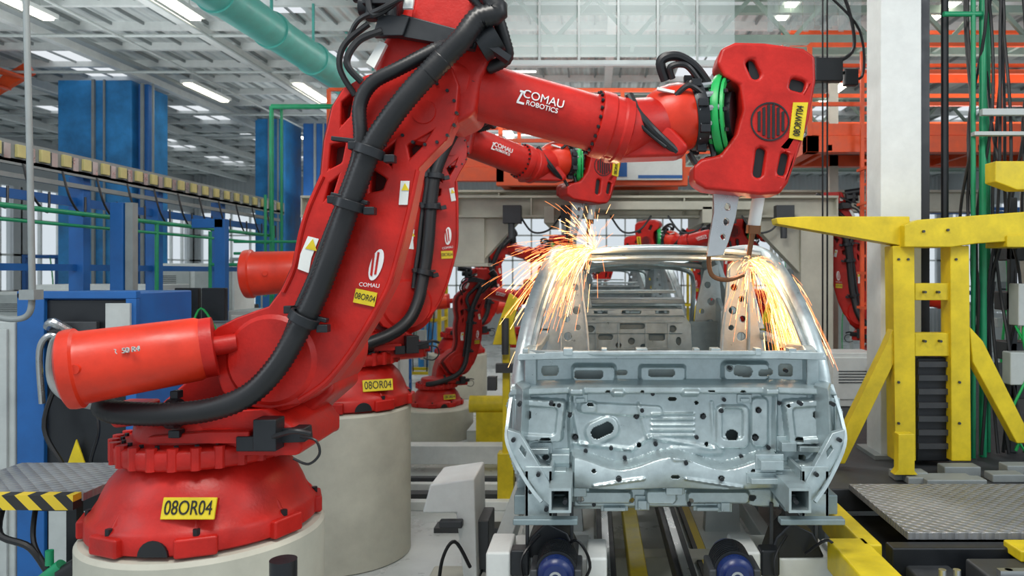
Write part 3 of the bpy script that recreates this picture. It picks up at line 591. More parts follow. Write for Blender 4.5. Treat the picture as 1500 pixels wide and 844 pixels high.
# ---------------------------------------------------------------- floor, walls, ceiling
A().bb(-16,14,-6,30,-.12,0).out('floor',None,FLR)
CZ=6.5
A().bb(-16,14,4,30,CZ,CZ+.1).out('ceiling',None,CEI)
k=A()
for i in range(24): k.bb(-16,14,4.3+i*1.05,4.38+i*1.05,CZ-.12,CZ)
for x in(-14,-11,-8.6,-6.1,-3.2,.2,3.5,7,10.5): k.bb(x,x+.14,4,30,CZ-.26,CZ-.12)
k.out('trim_1',None,WHT)
k=A()
for i in range(60): x=-16+i*.5; k.bb(x,x+.025,4,30,CZ-.05,CZ)
k.out('trim_2',None,GRY)
sk=A()
for x in(-13,-9.9,-5.0,1.6,5.2,8.6):
    for y in range(5,29,4): sk.bb(x,x+.7,y,y+2.2,CZ-.02,CZ-.005)
sk.out('window_1',None,SKY)
def wall_open(name,axis,c,a0,a1,wn):
    k=A(); fr=A()
    def b(acc,s,e,z0,z1,t=.2):
        if axis=='y': acc.bb(s,e,c,c+t,z0,z1)
        else: acc.bb(c-t,c,s,e,z0,z1)
    b(k,a0,a1,0,1.2); b(k,a0,a1,5.0,CZ)
    n=int((a1-a0)/3)
    for i in range(n+1):
        p=a0+(a1-a0)*i/n; b(k,max(a0,p-.3),min(a1,p+.3),1.2,5.0)
    m=int((a1-a0)/.75)
    for i in range(m+1):
        p=a0+(a1-a0)*i/m; b(fr,max(a0,p-.03),min(a1,p+.03),1.2,5.0,.1)
    for z in(2.1,3.1,4.1): b(fr,a0,a1,z-.03,z+.03,.1)
    k.out(name,None,WAL); fr.out(wn,None,WHT)
wall_open('wall_back','y',30,-16,14,'window_2')
wall_open('wall_left','x',-16,-6,30,'window_3')
wall_open('wall_right','x',14.2,4,30,'window_4')
def lamp(x,y,z=CZ-.35,L=1.5):
    g=group('fluorescent_lamp'); A().bb(x-.12,x+.12,y,y+L,z,z+.06).bar((x,y+.2,z+.05),(x,y+.2,CZ-.1),.015).bar((x,y+L-.2,z+.05),(x,y+L-.2,CZ-.1),.015).out('lamp_housing',g,WHT); A().bb(x-.07,x+.07,y+.03,y+L-.03,z-.03,z).out('lamp_tubes',g,LAMP)
for y in(9,14,19,24):
    for x in(-7.6,-5.55,-2.2,2.6,4.7): lamp(x,y)
k=A().bb(-8.0,-7.85,4.5,28,CZ-.34,CZ-.28).bb(-4.9,-4.8,4.5,28,CZ-.5,CZ-.42); k.out('ceiling_cable_tray',None,GRY)
k=A()
for y in(6.5,8,11,13,16.5,19): k.cyl((-15,y,CZ-.42),(-1,y,CZ-.42),.025,n=8)
for x in(-12,-10.4,-6.9,-5.6): k.cyl((x,4.5,CZ-.46),(x,28,CZ-.46),.02,n=8)
k.out('sprinkler_pipes',None,LGR)
k=A()
for y in(9.5,15,21):
    z1,z0=6.1,5.55
    for x0,x1 in((-1.5,13.5),):
        for yy in(y,y+.5): k.bar((x0,yy,z1),(x1,yy,z1),.10).bar((x0,yy,z0),(x1,yy,z0),.10)
        n=int((x1-x0)/1.0)
        for i in range(n):
            a=x0+i*1.0; k.bar((a,y,z0),(a+.5,y,z1),.05).bar((a+.5,y,z1),(a+1,y,z0),.05); k.bar((a,y,z0),(a,y+.5,z0),.05)
k.out('roof_truss',None,STN)

g=group('ventilation_duct'); A().cyl((-4.2,5.0,5.62),(-3.85,13.2,5.62),.215,n=40).out('duct_pipe',g,TEA)
k=A()
for i in range(7):
    y=5.6+i*1.25; x=-4.2+.35*(y-5)/8.2; k.lathe((x,y,5.62),(0.04,1,0),[(.215,-.05),(.235,-.05),(.235,.05),(.215,.05)],40,True); k.bar((x,y,5.82),(x,y,CZ-.1),.03)
k.out('duct_collars',g,TEA)

# left line side structures ------------------------------------------------
g=group('cable_tray_run')
A().bb(-4.84,-4.70,4.4,11.4,3.50,3.53).bb(-4.84,-4.82,4.4,11.4,3.50,3.70).bb(-4.72,-4.70,4.4,11.4,3.48,3.66).bb(-4.80,-4.74,4.4,11.4,3.38,3.42).out('tray',g,GRY)
k=A(); k2=A()
for i in range(26):
    y=4.5+i*.265; k.bb(-4.70,-4.67,y,y+.10,3.54,3.645); k2.bb(-4.705,-4.68,y+.13,y+.2,3.52,3.64)
k.out('yellow_junction_boxes',g,YLP,.005); k2.out('tray_brackets',g,STL)
k=A()
for y in(4.9,5.9,7.0,8.2,9.6,11.1): k.bb(-4.90,-4.76,y,y+.1,0,3.5)
k.out('tray_posts',g,BLU,.006)
A().bb(-4.86,-4.82,4.4,11.4,3.22,3.30).bb(-4.86,-4.82,4.4,11.4,2.62,2.68).out('tray_stringer',g,BLU)
k=A()
for i in range(14):
    y=4.8+i*.46; k.sweep([(-4.70,y,3.5),(-4.66,y+.05,3.25),(-4.68,y+.25,3.12),(-4.70,y+.3,3.3)],.010,6)
k.out('drop_cables',g,BLK)
g=group('green_pipe_run')
A().cyl((-4.60,4.5,3.13),(-4.60,10.6,3.13),.022).cyl((-4.60,4.5,3.02),(-4.60,10.6,3.02),.015).cyl((-4.55,10.6,0),(-4.55,10.6,4.95),.03).cyl((-4.55,10.6,4.95),(-2.6,10.6,4.95),.035).cyl((-4.45,10.7,2.6),(-4.45,10.7,4.95),.02).cyl((-4.60,7.9,3.13),(-4.60,7.9,2.4),.02).cyl((-4.60,9.0,3.1),(-4.60,9.0,2.2),.02).cyl((-4.60,9.0,2.7),(-3.9,9.0,2.7),.02).cyl((-4.2,9.6,2.3),(-4.2,9.6,3.6),.018).cyl((-4.1,9.6,2.3),(-4.1,9.6,3.2),.018).cyl((-4.60,9.6,3.0),(-3.6,9.6,3.0),.018).cyl((-4.60,9.6,2.85),(-3.6,9.6,2.85),.018).out('pipes',g,GRN)
def column(name,x0,x1,y0,y1,z1,m,trim=True):
    g=group(name); A().bb(x0,x1,y0,y1,0,z1).out('cladding',g,m,.02)
    k=A()
    k.bar(((x0+x1)/2,y0-.03,0),((x0+x1)/2,y0-.03,z1),.05).bar(((x0+x1)/2+.2,y0-.03,0),((x0+x1)/2+.2,y0-.03,z1),.03); k.out('conduits',g,GRY if trim else m)
    return g
column('blue_clad_column',-10.0,-8.62,14,15.2,CZ-.3,BLL)
column('blue_clad_column',-8.56,-8.36,14.1,14.3,CZ-.35,BLU)
column('blue_clad_column',-7.9,-7.2,17.5,18.5,CZ-.3,BLL)
column('blue_clad_column',-6.9,-6.3,17.8,18.8,CZ-.35,BLU)
column('blue_clad_column',-4.8,-4.4,20.5,21,CZ-.3,BLL)
g=group('blue_machine_guard'); k=A()
k.bb(-4.45,-4.33,6.9,7.0,0,3.25).bb(-4.2,-4.08,8.3,8.4,0,3.2).bb(-4.45,-4.1,8.3,8.4,3.1,3.2); k.out('guard_posts',g,BLU,.006); A().bb(-4.32,-4.25,6.92,7.0,0,3.25).out('guard_post_face',g,GRY)
def cabinet(x0,x1,y0,y1,z1,body,door,name='control_cabinet',z0=0,nd=1):
    g=group(name); A().bb(x0,x1,y0,y1,z0,z1).out('cabinet_body',g,body,.012)
    k=A(); h=A(); w=(x1-x0)/nd
    for i in range(nd):
        k.bb(x0+w*i+.04,x0+w*(i+1)-.04,y0-.02,y0,z0+.08,z1-.05); h.bb(x0+w*(i+1)-.10,x0+w*(i+1)-.07,y0-.05,y0-.02,(z0+z1)/2,(z0+z1)/2+.15)
    k.out('doors',g,door,.006); h.out('handles',g,BLM,.004)
    k=A()
    for i in range(5): k.bb(x0+.1,x0+.1+min(.3,w*.6),y0-.026,y0-.02,z1-.2-.03*i,z1-.19-.03*i)
    k.out('vents',g,DGR); return g
cabinet(-4.5,-3.84,4.98,5.6,2.28,LGR,LGR)
g=cabinet(-3.80,-3.05,5.02,5.7,2.47,BLU,BLM)
A().bb(-3.82,-3.64,4.97,5.02,0,2.47).bb(-3.82,-3.03,4.97,5.02,2.43,2.48).bb(-3.10,-3.03,4.97,5.01,0,2.43).out('blue_frame',g,BLU,.005)
A().bb(-3.22,-3.06,4.95,4.985,2.05,2.40).bb(-3.62,-3.12,4.985,5.0,.3,1.2).out('cabinet_grey_panel',g,LGR)
A().bb(-3.55,-3.28,4.95,4.99,2.05,2.28).out('operator_screen',g,DGR,.008)
k=A()
for i in range(4): k.cyl((-3.52+.07*i,4.96,1.95),(-3.52+.07*i,4.985,1.95),.014,n=12)
k.out('push_buttons',g,YEL)
tz=1.40; A().prism([(-3.48,4.96,tz-.07),(-3.36,4.96,tz-.07),(-3.42,4.96,tz+.10)],(0,.01,0)).out('warning_triangle',g,YEL)
A().sweep([(-3.60,4.9,1.75),(-3.58,4.85,2.1),(-3.50,4.85,2.2),(-3.43,4.9,2.1)],.02,10).sweep([(-3.56,4.9,2.25),(-3.50,4.86,2.28),(-3.44,4.92,2.22)],.03,10).out('conduit_elbows',g,STL)
A().sweep([(-3.5,4.9,1.9),(-3.55,4.85,1.6),(-3.4,4.85,1.3),(-3.3,4.9,.9)],.015,6).sweep([(-3.3,4.9,1.9),(-3.2,4.85,1.6),(-3.25,4.85,1.3),(-3.1,4.9,.9)],.012,6).out('cabinet_cables',g,BLK)
cabinet(-6.9,-5.6,11.7,12.4,2.75,WHT,LGR,nd=2)
cabinet(-7.2,-5.6,9.6,10.4,2.45,WHT,WHT,nd=2)
cabinet(-4.1,-3.3,12.8,13.4,2.6,LGR,WHT)
cabinet(-9.6,-7.6,12.0,12.8,2.3,WHT,LGR,nd=3)
cabinet(-3.9,-3.35,8.0,8.6,2.2,LGR,WHT)
g=group('operator_terminal')
A().bb(-4.24,-3.70,7.6,7.9,0,2.1).out('terminal_desk',g,GRY,.01); A().bb(-4.22,-3.98,7.55,7.62,2.12,2.45).bb(-3.95,-3.71,7.55,7.62,2.12,2.45).out('screens',g,BLM,.01)
A().sweep([(-4.1,7.5,2.3),(-4.0,7.4,2.0),(-3.9,7.45,2.25),(-3.75,7.5,2.0)],.01,6).out('green_leads',g,GRB)
g=group('conduit_pole'); A().sweep([V(37,-60,4.5),V(38,0,4.5),V(43,200,4.5),V(46,360,4.5),V(47,430,4.5),V(42,460,4.5),V(20,468,4.5),V(-15,462,4.5)],.018,12,6).bb(V(47,0,4.5).x-.05,V(47,0,4.5).x+.04,4.46,4.54,2.44,2.5).out('conduit',g,GRY)
g=group('hazard_step_platform')
A().bb(-3.2,-2.46,3.62,4.2,1.50,1.54).out('tread_plate',g,TRD,.004); A().bb(-3.2,-2.47,3.56,3.62,1.475,1.545).out('hazard_edge',g,HAZ)
A().bb(-3.15,-3.1,3.7,3.75,0,1.5).bb(-2.6,-2.55,3.7,3.75,0,1.5).bb(-3.05,-2.55,4.1,4.15,1.3,1.5).out('platform_legs',g,BLM)
A().sweep([(-2.75,3.7,1.45),(-2.7,3.62,1.3),(-2.6,3.6,1.15),(-2.52,3.6,1.0)],.012,8).cyl((-2.55,3.6,1.15),(-2.47,3.6,1.2),.04).sweep([(-2.9,3.7,1.5),(-2.85,3.6,1.35),(-2.7,3.6,1.28),(-2.6,3.62,1.1)],.016,8).out('valve_hoses',g,BLK); A().cyl((-2.65,3.60,1.12),(-2.55,3.60,1.20),.030).cyl((-2.61,3.60,1.20),(-2.61,3.60,1.27),.018).out('green_valve',g,GRN)
g=group('bollard_post'); A().cyl((-1.22,2.95,0),(-1.22,2.95,1.46),.045).cyl((-1.22,2.95,1.40),(-1.22,2.95,1.475),.052).bb(-1.32,-1.12,2.85,3.05,0,.03).out('post',g,BLM)
g=group('orange_stair'); k=A()
k.bar((-13,12.4,4.4),(-9.9,12.4,6.2),.1,.22).bar((-13,13.2,4.4),(-9.9,13.2,6.2),.1,.22).bar((-13,12.4,5.1),(-10.6,12.4,6.4),.06).bar((-13,12.4,4.75),(-10.3,12.4,6.35),.04)
for i in range(9): k.bb(-12.8+i*.33,-12.55+i*.33,12.4,13.2,4.48+i*.19,4.51+i*.19)
for x in(-12.6,-10.4): k.bb(x,x+.1,12.7,12.8,0,4.6 if x<-12 else 5.8)
for i in range(5): k.bar((-12.7+i*.55,12.4,4.5+i*.32),(-12.7+i*.55,12.4,5.25+i*.32),.05)
k.out('stair_steel',g,ORG)
def frame_machine(x,y,w,d,h,m,name='machine_frame'):
    g=group(name); k=A()
    for a in(0,w):
        for b in(0,d): k.bb(x+a-.04,x+a+.04,y+b-.04,y+b+.04,0,h)
    for z in(h,h*.55,.3):
        for b in(0,d): k.bb(x,x+w,y+b-.035,y+b+.035,z-.07,z)
        for a in(0,w): k.bb(x+a-.035,x+a+.035,y,y+d,z-.07,z)
    k.out('frame',g,m,.004)
    k=A(); 
    for i in range(7):
        a=x+.1+random.random()*(w-.5); z=.3+random.random()*(h-.8); k.bb(a,a+.15+random.random()*.25,y+.1,y+.1+random.random()*.3+.1,z,z+.12+random.random()*.3)
    k.out('equipment',g,random.choice((LGR,GRY,BLU,DGR)),.01)
    k=A()
    for i in range(6):
        a=x+random.random()*w; k.sweep([(a,y-.02,h),(a+.1,y-.06,h*.7),(a-.1+random.random()*.2,y-.05,h*.35),(a,y,.3)],.014,6)
    k.out('cables',g,random.choice((BLK,GRB)))
for a in((-7.4,13.2,1.6,.8,2.6,LGR),(-6.0,15.5,2,.8,3.2,BLU),(-9.4,19.5,2,1,3,WHT),(-6.4,21,1.6,1,3.2,LGR),(-12.5,16.5,2,1,3,BLU),(-4.6,17.5,1.0,.8,2.8,YEL),(6.8,13.4,1.5,1,3.6,LGR),(9.2,12.6,1.6,1,3.4,GRY),(7.5,16,2,1,4,BLU),(1.8,23,1.2,1,3,YEL),(-1.4,25,1.2,1,3,CRM),(5.2,21,2,1,3.6,LGR)): frame_machine(*a)

# ---------------------------------------------------------------- gantry / walkway at the back
g=group('cream_gantry')
def ibeam(k,x0,x1,y,z0,z1,w=.22):
    k.bb(x0,x1,y,y+w,z0,z0+.03).bb(x0,x1,y,y+w,z1-.03,z1).bb(x0,x1,y+w/2-.012,y+w/2+.012,z0,z1)
    n=int((x1-x0)/.9)
    for i in range(n+1): a=x0+(x1-x0-.02)*i/max(1,n); k.bb(a,a+.02,y+.01,y+w-.01,z0,z1)
k=A(); ibeam(k,-3.6,3.0,9.2,3.28,3.55,.26); ibeam(k,-2.3,5.5,10.4,3.45,3.75,.26)
k.bb(-1.75,-1.35,9.25,9.6,2.72,3.28).bb(-1.80,-1.30,9.2,9.65,2.68,2.72).bb(-3.55,-3.3,9.25,9.5,0,3.28).bb(2.55,2.95,9.25,9.6,1.18,3.28)
k.prism([(-1.42,9.3,2.7),(-1.42,9.3,3.28),(-.9,9.3,3.28)],(0,.2,0)).prism([(2.55,9.3,2.6),(2.55,9.3,3.28),(1.9,9.3,3.28)],(0,.2,0))
k.bb(.0,2.0,9.0,9.2,3.36,3.46).bb(1.3,1.42,9.0,10.4,3.2,3.4).bb(-.6,-.48,9.0,10.4,3.2,3.4)
k.out('gantry_beams',g,CRM,.006)
k=A()
for x in(-1.1,-.4,1.5,2.2): k.bb(x,x+.22,9.05,9.2,3.2,3.42).cyl((x+.1,9.1,3.2),(x+.1,9.1,3.02),.04)
for x in(-.9,.2,.9,1.8): k.sweep([(x,9.15,3.3),(x+.15,9.1,3.1),(x+.35,9.1,3.12),(x+.5,9.15,3.3)],.014,6)
k.out('gantry_junction_boxes',g,DGR,.006)
def railing(g,pts,h=1.1,z=0,m=ORG,name='railing',sp_=1.2):
    k=A()
    for a,b in zip(pts,pts[1:]):
        a=Vector(a);b=Vector(b)
        for q in(.35,.7,1.0): k.bar(a+Z*h*q,b+Z*h*q,.045)
        k.bar(a+Z*.08,b+Z*.08,.02,.14)
        n=max(1,int((b-a).length/sp_))
        for i in range(n+1): p=a.lerp(b,i/n); k.bar(p,p+Z*h,.05)
    k.out(name,g,m)
g=group('orange_walkway')
k=A().bb(-1.25,1.2,9.6,9.75,3.72,3.95).bb(-1.25,1.2,10.7,10.8,3.76,3.95).bb(-4.0,-1.2,11,11.15,3.95,4.15).bb(-1.25,-1.15,9.6,11.1,3.76,4.15)
k.bb(2.55,8.5,9.0,9.18,4.05,4.25).bb(2.55,8.5,10.2,10.35,4.05,4.25).bb(2.55,2.7,9.0,10.3,4.05,4.25)
for i in range(7): k.bb(2.8+i*.9,2.86+i*.9,9.0,10.3,4.06,4.14)
k.out('walkway_beams',g,ORG,.004)
A().bb(-1.2,1.15,9.7,10.7,3.93,3.96).bb(-3.9,-1.2,11.1,12.1,4.1,4.14).bb(2.7,8.4,9.15,10.2,4.2,4.24).out('walkway_deck',g,GRY)
railing(g,[(-3.9,11.05,4.15),(-1.1,11.05,4.15)],1.15); railing(g,[(-1.2,9.65,3.95),(1.15,9.65,3.95)],1.0,sp_=.6,name='railing_mid')
railing(g,[(2.6,9.05,4.25),(8.4,9.05,4.25)],1.1,name='railing_right',sp_=1.0); railing(g,[(2.6,10.25,4.25),(8.4,10.25,4.25)],1.1,name='railing_right_back')
railing(g,[(-3.9,12.05,4.15),(-.6,12.05,4.15),(2.6,12.05,4.15)],1.1,name='railing_back')
railing(g,[(2.6,10.3,5.2),(9.0,10.3,5.2)],.7,name='railing_upper'); 
k=A().bb(5.7,5.85,9.9,10.05,1.18,4.05).bb(7.8,7.95,9.9,10.05,1.18,4.05).bb(-3.8,-3.65,11.5,11.65,0,4.0).bb(3.2,3.32,10.2,10.32,1.18,5.5); k.out('walkway_columns',g,CRM)
g=group('orange_ladder'); k=A(); yl=8.82
for x in(3.15,3.42): k.bar((x,yl,1.18),(x,yl,5.2),.04)
for i in range(14): k.bar((3.15,yl,1.4+i*.28),(3.42,yl,1.4+i*.28),.03)
for z in(2.2,2.6,3.0,3.4,3.8): k.bar((3.1,yl-.3,z),(3.47,yl-.3,z),.03).bar((3.1,yl-.3,z),(3.1,yl,z),.03).bar((3.47,yl-.3,z),(3.47,yl,z),.03)
for x in(3.1,3.28,3.47): k.bar((x,yl-.3,2.2),(x,yl-.3,3.8),.02)
k.out('ladder',g,ORG)
g=group('line_sign'); A().bb(.28,1.12,9.52,9.56,3.78,4.05).out('sign_board',g,WHT,.004); A().bb(.56,1.12,9.51,9.52,3.80,3.84).bb(.30,.42,9.51,9.52,3.82,4.0).out('sign_stripe',g,BLU)
A().bb(.27,1.13,9.56,9.59,3.86,3.9).out('sign_bracket',g,GRY)

g=group('clear_weld_screen'); k=A(); fr=A()
for i in range(6): x=-1.0+i*.42; k.bb(x,x+.40,8.0,8.01,4.9,6.1); fr.bb(x-.012,x+.012,7.98,8.03,4.85,6.1)
fr.bb(-1.02,1.52,7.97,8.04,4.82,4.86).bb(-1.0,1.5,7.97,8.04,5.7,5.72).bb(-1.0,1.5,7.97,8.04,6.08,6.12); fr.out('screen_frame',g,GRY); k.out('screen_panes',g,CLR)
g=group('strip_curtain'); k=A()
for i in range(16): x=1.62+i*.055; k.bb(x,x+.05,7.0+.01*(i%2),7.004+.01*(i%2),4.85+.03*(i%3),6.2)
k.out('strips',g,CLR); A().bb(1.6,2.52,6.98,7.03,6.15,6.22).out('curtain_rail',g,STL)

# ---------------------------------------------------------------- right side
g=group('cream_column')
A().bb(2.215,2.53,5.8,6.1,1.17,CZ).out('column_face',g,WHT,.006); A().bb(2.53,2.62,5.86,6.04,1.17,CZ).out('cable_channel',g,BLM); A().bb(2.15,2.68,5.75,6.15,1.17,1.2).out('base_plate',g,GRY)
g=group('raised_machine_deck')
A().bb(1.42,8,4.97,12,1.02,1.17).out('deck_plate',g,DFL,.01)
k=A()
for x in(1.6,3.4,5.5,7.8):
    for y in(5.2,8,11.5): k.bb(x,x+.15,y,y+.15,0,1.05)
k.out('deck_legs',g,GRY)
g=group('tread_platform')
A().bb(1.68,3.0,4.02,4.95,1.17,1.21).bb(3.03,6,4.02,4.95,1.17,1.225).out('tread_cover',g,TRD,.004)
A().bb(1.55,6,3.4,4.96,.85,1.0).bb(1.55,6,3.9,4.0,1.0,1.17).bb(1.7,1.85,3.6,3.75,0,.9).bb(5.5,5.65,3.6,3.75,0,.9).out('under_frame',g,BLM,.01)
A().bb(1.24,1.44,3.2,4.0,1.02,1.19).bb(1.40,1.50,3.9,4.62,1.02,1.19).bb(1.24,1.30,3.2,3.9,.0,1.02).bb(1.44,1.62,3.2,3.6,.9,1.1).out('yellow_side_beam',g,YEL,.012)
A().bb(1.9,2.35,3.55,3.85,1.0,1.14).bb(2.5,2.9,3.5,3.8,1.0,1.1).bb(1.62,1.85,3.5,3.95,1.0,1.08).out('actuator_blocks',g,DGR,.015)
k=A()
for x in(1.68,1.75,2.0,2.12,2.25,2.6,2.75): k.cyl((x,3.62,1.0),(x,3.62,1.17),.018,n=12)
k.bb(1.95,2.3,3.6,3.64,1.14,1.17); k.out('actuator_rods',g,STL)
A().bb(2.15,2.6,3.78,3.95,1.14,1.2).bb(2.2,2.3,3.7,3.8,1.14,1.25).out('yellow_clamp',g,YEL,.01)
g=group('deck_equipment')
k=A(); random.seed(3)
for i in range(16):
    x=1.5+random.random()*2.4;y=5.0+random.random()*.3; k.bb(x,x+.1+random.random()*.35,y,y+.12,1.17,1.19+random.random()*.06)
k.out('sensor_and_clamp_boxes',g,GRY,.008)
cabinet(2.5,3.0,8.0,8.4,1.75,WHT,WHT,z0=1.175)
cabinet(1.75,2.2,8.9,9.1,1.9,LGR,WHT,z0=1.175)
g=group('yellow_lifting_frame'); d=5.45
k=A()
k.pv([(1137,319),(1180,317),(1333,317),(1333,362),(1300,356),(1139,328)],d,.16)
k.pv([(1325,330),(1345,322),(1505,310),(1640,308),(1640,360),(1505,352),(1430,357),(1395,362),(1325,362)],d-.08,.26)
k.pv([(1308,360),(1340,360),(1342,676),(1312,676)],d,.16); k.pv([(1392,360),(1420,360),(1423,676),(1394,676)],d,.16)
k.pv([(1340,415),(1392,415),(1392,440),(1340,440)],d+.03,.1); k.pv([(1340,488),(1394,488),(1394,522),(1340,522)],d+.03,.1)
k.pv([(1310,478),(1312,528),(1238,680),(1213,680),(1296,510)],d+.02,.1); k.pv([(1420,478),(1425,530),(1490,650),(1515,650),(1440,500)],d+.02,.1)
k.pv([(1458,236),(1640,236),(1640,276),(1490,278),(1458,266)],d,.15); k.pv([(1580,270),(1610,270),(1610,310),(1580,310)],d,.15)
k.pv([(1475,345),(1520,345),(1520,362),(1475,362)],d-.1,.3)
k.out('frame_weldment',g,YEL,.008)
k=A()
for p in((1355,428),(1375,428),(1355,500),(1378,500),(1316,380),(1330,380),(1400,380),(1345,340),(1380,338),(1316,560),(1316,620),(1405,560),(1405,620)): q=V(p[0],p[1],d); k.cyl(q+Vector((0,-.10,0)),q+Vector((0,.02,0)),.010,n=6) if p[1]<345 else k.cyl(q+Vector((0,-.012,0)),q+Vector((0,.04,0)),.010,n=6)
k.out('frame_bolts',g,DGR)
A().pv([(1344,524),(1392,524),(1392,676),(1344,676)],d+.08,.2).out('drive_box',g,BLM,.01)
k=A()
for i in range(7): k.pv([(1346,530+i*20),(1390,530+i*20),(1390,538+i*20),(1346,538+i*20)],d+.05,.04)
k.out('drive_chain_guard',g,DGR)
A().pv([(1316,636),(1340,636),(1340,690),(1345,696),(1310,696),(1316,688)],5.1,.08).out('anchor_foot',g,YEL,.005)
g=group('utility_riser')
k=A().cyl((2.93,5.8,1.17),(2.93,5.8,CZ),.018).cyl((3.03,5.85,1.17),(3.03,5.85,CZ),.028).cyl((3.15,6.0,1.17),(3.15,6.0,CZ),.018).cyl((2.7,5.8,4.6),(3.0,5.8,4.6),.02); k.out('green_pipes',g,GRN)
k=A(); random.seed(9)
for i in range(12):
    x=2.9+random.random()*.55; pts=[(x+random.uniform(-.03,.03),5.75+random.random()*.3,z) for z in(6.2,5.5,4.6,3.8,3.1,2.5,1.9,1.2)]; k.sweep(pts,.012,6)
k.out('hanging_cables',g,BLK)
k=A(); k.sweep([(3.3,5.7,2.5),(3.25,5.68,2.1),(3.35,5.68,1.7),(3.2,5.7,1.25)],.012,6).sweep([(3.2,5.7,2.2),(3.3,5.68,1.9),(3.15,5.68,1.5),(3.3,5.7,1.2)],.01,6); k.out('green_cables',g,GRB)
A().bb(3.2,3.5,5.66,5.8,2.2,2.52).bb(3.15,3.35,5.68,5.8,1.75,2.0).out('junction_box',g,LGR,.01); A().bb(2.9,3.5,5.72,5.78,3.65,3.68).bb(2.95,3.3,5.7,5.75,3.80,3.85).bb(3.0,3.5,5.7,5.75,3.0,3.03).out('riser_brackets',g,LGR,.004)
k=A()
for z in(1.6,1.9,2.3,2.7): k.bb(3.3,3.9,5.95,6.2,z,z+.15)
k.bb(3.3,3.36,5.95,6.01,1.17,3.2).bb(3.8,3.86,5.95,6.01,1.17,3.2); k.out('valve_manifold',g,DGR,.01)
A().cyl((2.78,5.95,1.17),(2.78,5.95,CZ),.03,n=8).out('hoist_chain',None,BLM)
g=group('overhead_cable_drop'); k=A()
for x in(1.98,2.02): k.cyl((x,6.5,2.0),(x,6.5,6.3),.008,n=6)
k.sweep([(2.1,6.5,4.42),(2.25,6.5,4.55),(2.2,6.5,4.9),(2.02,6.5,5.3)],.016,6).sweep([(2.12,6.5,4.35),(2.32,6.5,4.3),(2.3,6.5,4.7),(2.04,6.5,5.0)],.012,6)
k.out('drop_lines',g,BLK); A().bb(1.9,2.14,6.44,6.54,4.25,4.45).bb(2.16,2.28,6.46,6.54,4.22,4.36).out('drop_connector',g,BLM,.01)

# centre-left floor equipment
g=group('floor_transfer_rails')
A().bb(-3.2,-1.0,9.8,10.05,.10,.34).bb(-3.2,-.9,8.9,9.0,.0,.10).bb(-3.2,-.9,8.2,8.32,.0,.10).out('cross_beams',g,WHT,.01)
A().bb(-3.2,-.9,8.62,8.78,0,.06).bb(-3.2,-.9,9.3,9.4,0,.06).bb(-1.6,-.9,7.5,7.7,0,.05).out('dark_rails',g,DGR)
A().bb(-1.9,-1.75,11.2,13.5,.0,.25).bb(-1.7,-1.0,11.2,11.5,0,.35).bb(-1.4,-1.2,11.5,14,.0,.3).bb(-1.8,-.9,12.6,12.9,.25,.4).out('grey_frames',g,LGR,.01)
A().cyl((-1.75,10.6,.75),(-1.15,10.6,.75),.12).bb(-1.65,-1.25,10.5,10.9,0,.65).out('yellow_drive',g,YEL,.0)
g=group('tooling_stand')
A().prism([(-1.07,4.9,1.22),(-.78,4.9,1.26),(-.76,4.9,.5),(-.82,4.9,.3),(-.9,4.9,1.03),(-1.12,4.9,1.03)],(0,.45,0)).out('bracket_plate',g,WHT,.015)
A().bb(-1.15,-.80,4.85,5.4,0,.5).out('stand_base',g,CRM,.02); A().bb(-.79,-.70,5.0,5.3,.62,.95).bb(-1.0,-.85,4.84,4.9,.95,1.0).out('tool_head',g,DGR,.01)
A().bar((-1.06,4.6,.35),(-.95,5.6,.35),.10,.02).out('hazard_strip',g,HAZ)
A().sweep([(-1.0,4.8,.5),(-.95,4.7,.8),(-.88,4.75,.9),(-.8,4.85,.7)],.012,6).out('stand_cable',g,BLK)
for x,y,z0 in((-.98,8.4,0),(1.75,7.6,1.18),(-1.0,14.6,0),(1.12,8.2,.44),(-.2,8.4,.44)):
    g=group('yellow_weld_fixture'); A().bb(x-.09,x+.09,y-.09,y+.09,z0,z0+.6).bb(x-.04,x+.04,y-.04,y+.04,z0,1.8).out('fixture_post',g,YEL,.01)
    A().prism([(x-.15,y-.05,1.8),(x+.12,y-.05,1.8),(x+.08,y-.05,2.05),(x+.15,y-.05,2.3),(x+.04,y-.05,2.38),(x-.08,y-.05,2.05)],(0,.08,0)).out('fixture_arm',g,YEL,.01)
    A().cyl((x,y-.1,1.7),(x,y-.1,2.1),.04).bb(x-.1,x+.1,y-.15,y-.05,1.5,1.6).bb(x-.2,x-.1,y-.1,y,1.3,1.45).out('clamp_cylinder',g,DGR)

for e in GROUPS:
    pts=[]
    for c in e.children:
        if c.type=='MESH': pts+=[v.co for v in c.data.vertices]
    if not pts: continue
    mn=Vector([min(p[i] for p in pts) for i in range(3)]); mx=Vector([max(p[i] for p in pts) for i in range(3)])
    c0=Vector(((mn.x+mx.x)/2,(mn.y+mx.y)/2,mn.z)); e.location=c0
    for c in e.children: c.matrix_basis=TR(-c0)@c.matrix_basis

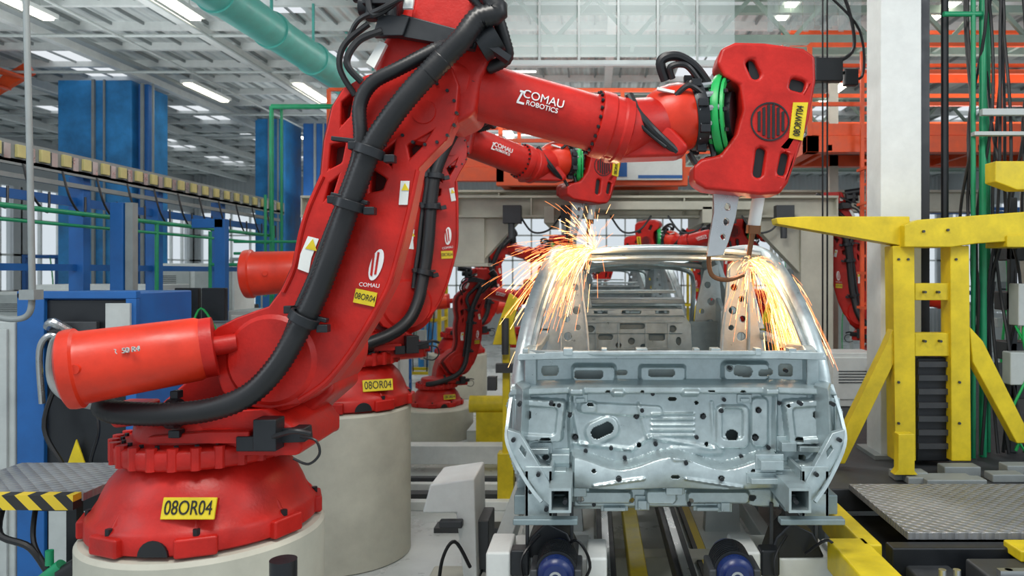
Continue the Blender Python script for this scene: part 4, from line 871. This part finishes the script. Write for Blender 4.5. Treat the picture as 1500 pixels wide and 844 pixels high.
# ---------------------------------------------------------------- light
w=bpy.data.worlds.new('daylight'); sc.world=w; w.use_nodes=True
w.node_tree.nodes['Background'].inputs[0].default_value=(.84,.93,1,1); w.node_tree.nodes['Background'].inputs[1].default_value=.80
def area(name,loc,tgt,sx,sy,e,c):
    l=bpy.data.lights.new(name,'AREA'); l.shape='RECTANGLE'; l.size=sx; l.size_y=sy; l.energy=e; l.color=c
    o=bpy.data.objects.new(name,l); o.location=loc; o.rotation_euler=(Vector(tgt)-Vector(loc)).to_track_quat('-Z','Y').to_euler(); col.objects.link(o)
area('added_key_light',(-1.0,1.5,6.4),(-.6,4.5,1.5),2.2,1.2,170,(1,.96,.89))  # added soft key lamp above, out of view, not a modelled skylight
area('added_light_left',(-6,1,5),(-1,4,2),1.5,2.5,60,(.88,.94,1))  # added area lamp from the left, out of view
area('added_light_right',(5,1.5,5.5),(1,4.5,1.8),1.5,2.5,85,(.97,.98,1))  # added area lamp from the right, out of view
area('ceiling_fill_light',(-6.5,9,4.2),(-6.5,9.5,8),3,5,95,(.95,.98,1))  # these upward lamps are added to brighten the ceiling, no fittings modelled
area('ceiling_fill_light',(.5,9.5,4.4),(.5,10,8),4,4,70,(.95,.98,1))
area('ceiling_fill_light',(5.5,9.6,4.35),(5.5,10,8),4,1,55,(.95,.98,1))
area('ceiling_fill_light',(-3,18,4.4),(-3,18.5,8),8,5,150,(.95,.98,1))
area('overhead_fill_light',(0,12.5,6.2),(0,12.5,0),5,1,165,(1,.98,.95))  # these downward lamps are added to lift the dark background, no fittings modelled
area('overhead_fill_light',(0,19,6.2),(0,19,0),8,1,200,(1,.98,.95))
area('overhead_fill_light',(.4,7.0,6.2),(.4,7.0,0),1.5,1,60,(1,.98,.95))
cam=bpy.data.cameras.new('camera'); co=bpy.data.objects.new('camera',cam); col.objects.link(co); sc.camera=co
co.location=(0,0,H); co.rotation_euler=(pi/2,0,0); cam.sensor_width=36; cam.lens=F/1500*36; cam.shift_x=-120/1500; cam.shift_y=-22/1500; cam.clip_end=200
cam.dof.use_dof=True; cam.dof.focus_distance=4.0; cam.dof.aperture_fstop=3.0
sc.view_settings.view_transform='Standard'
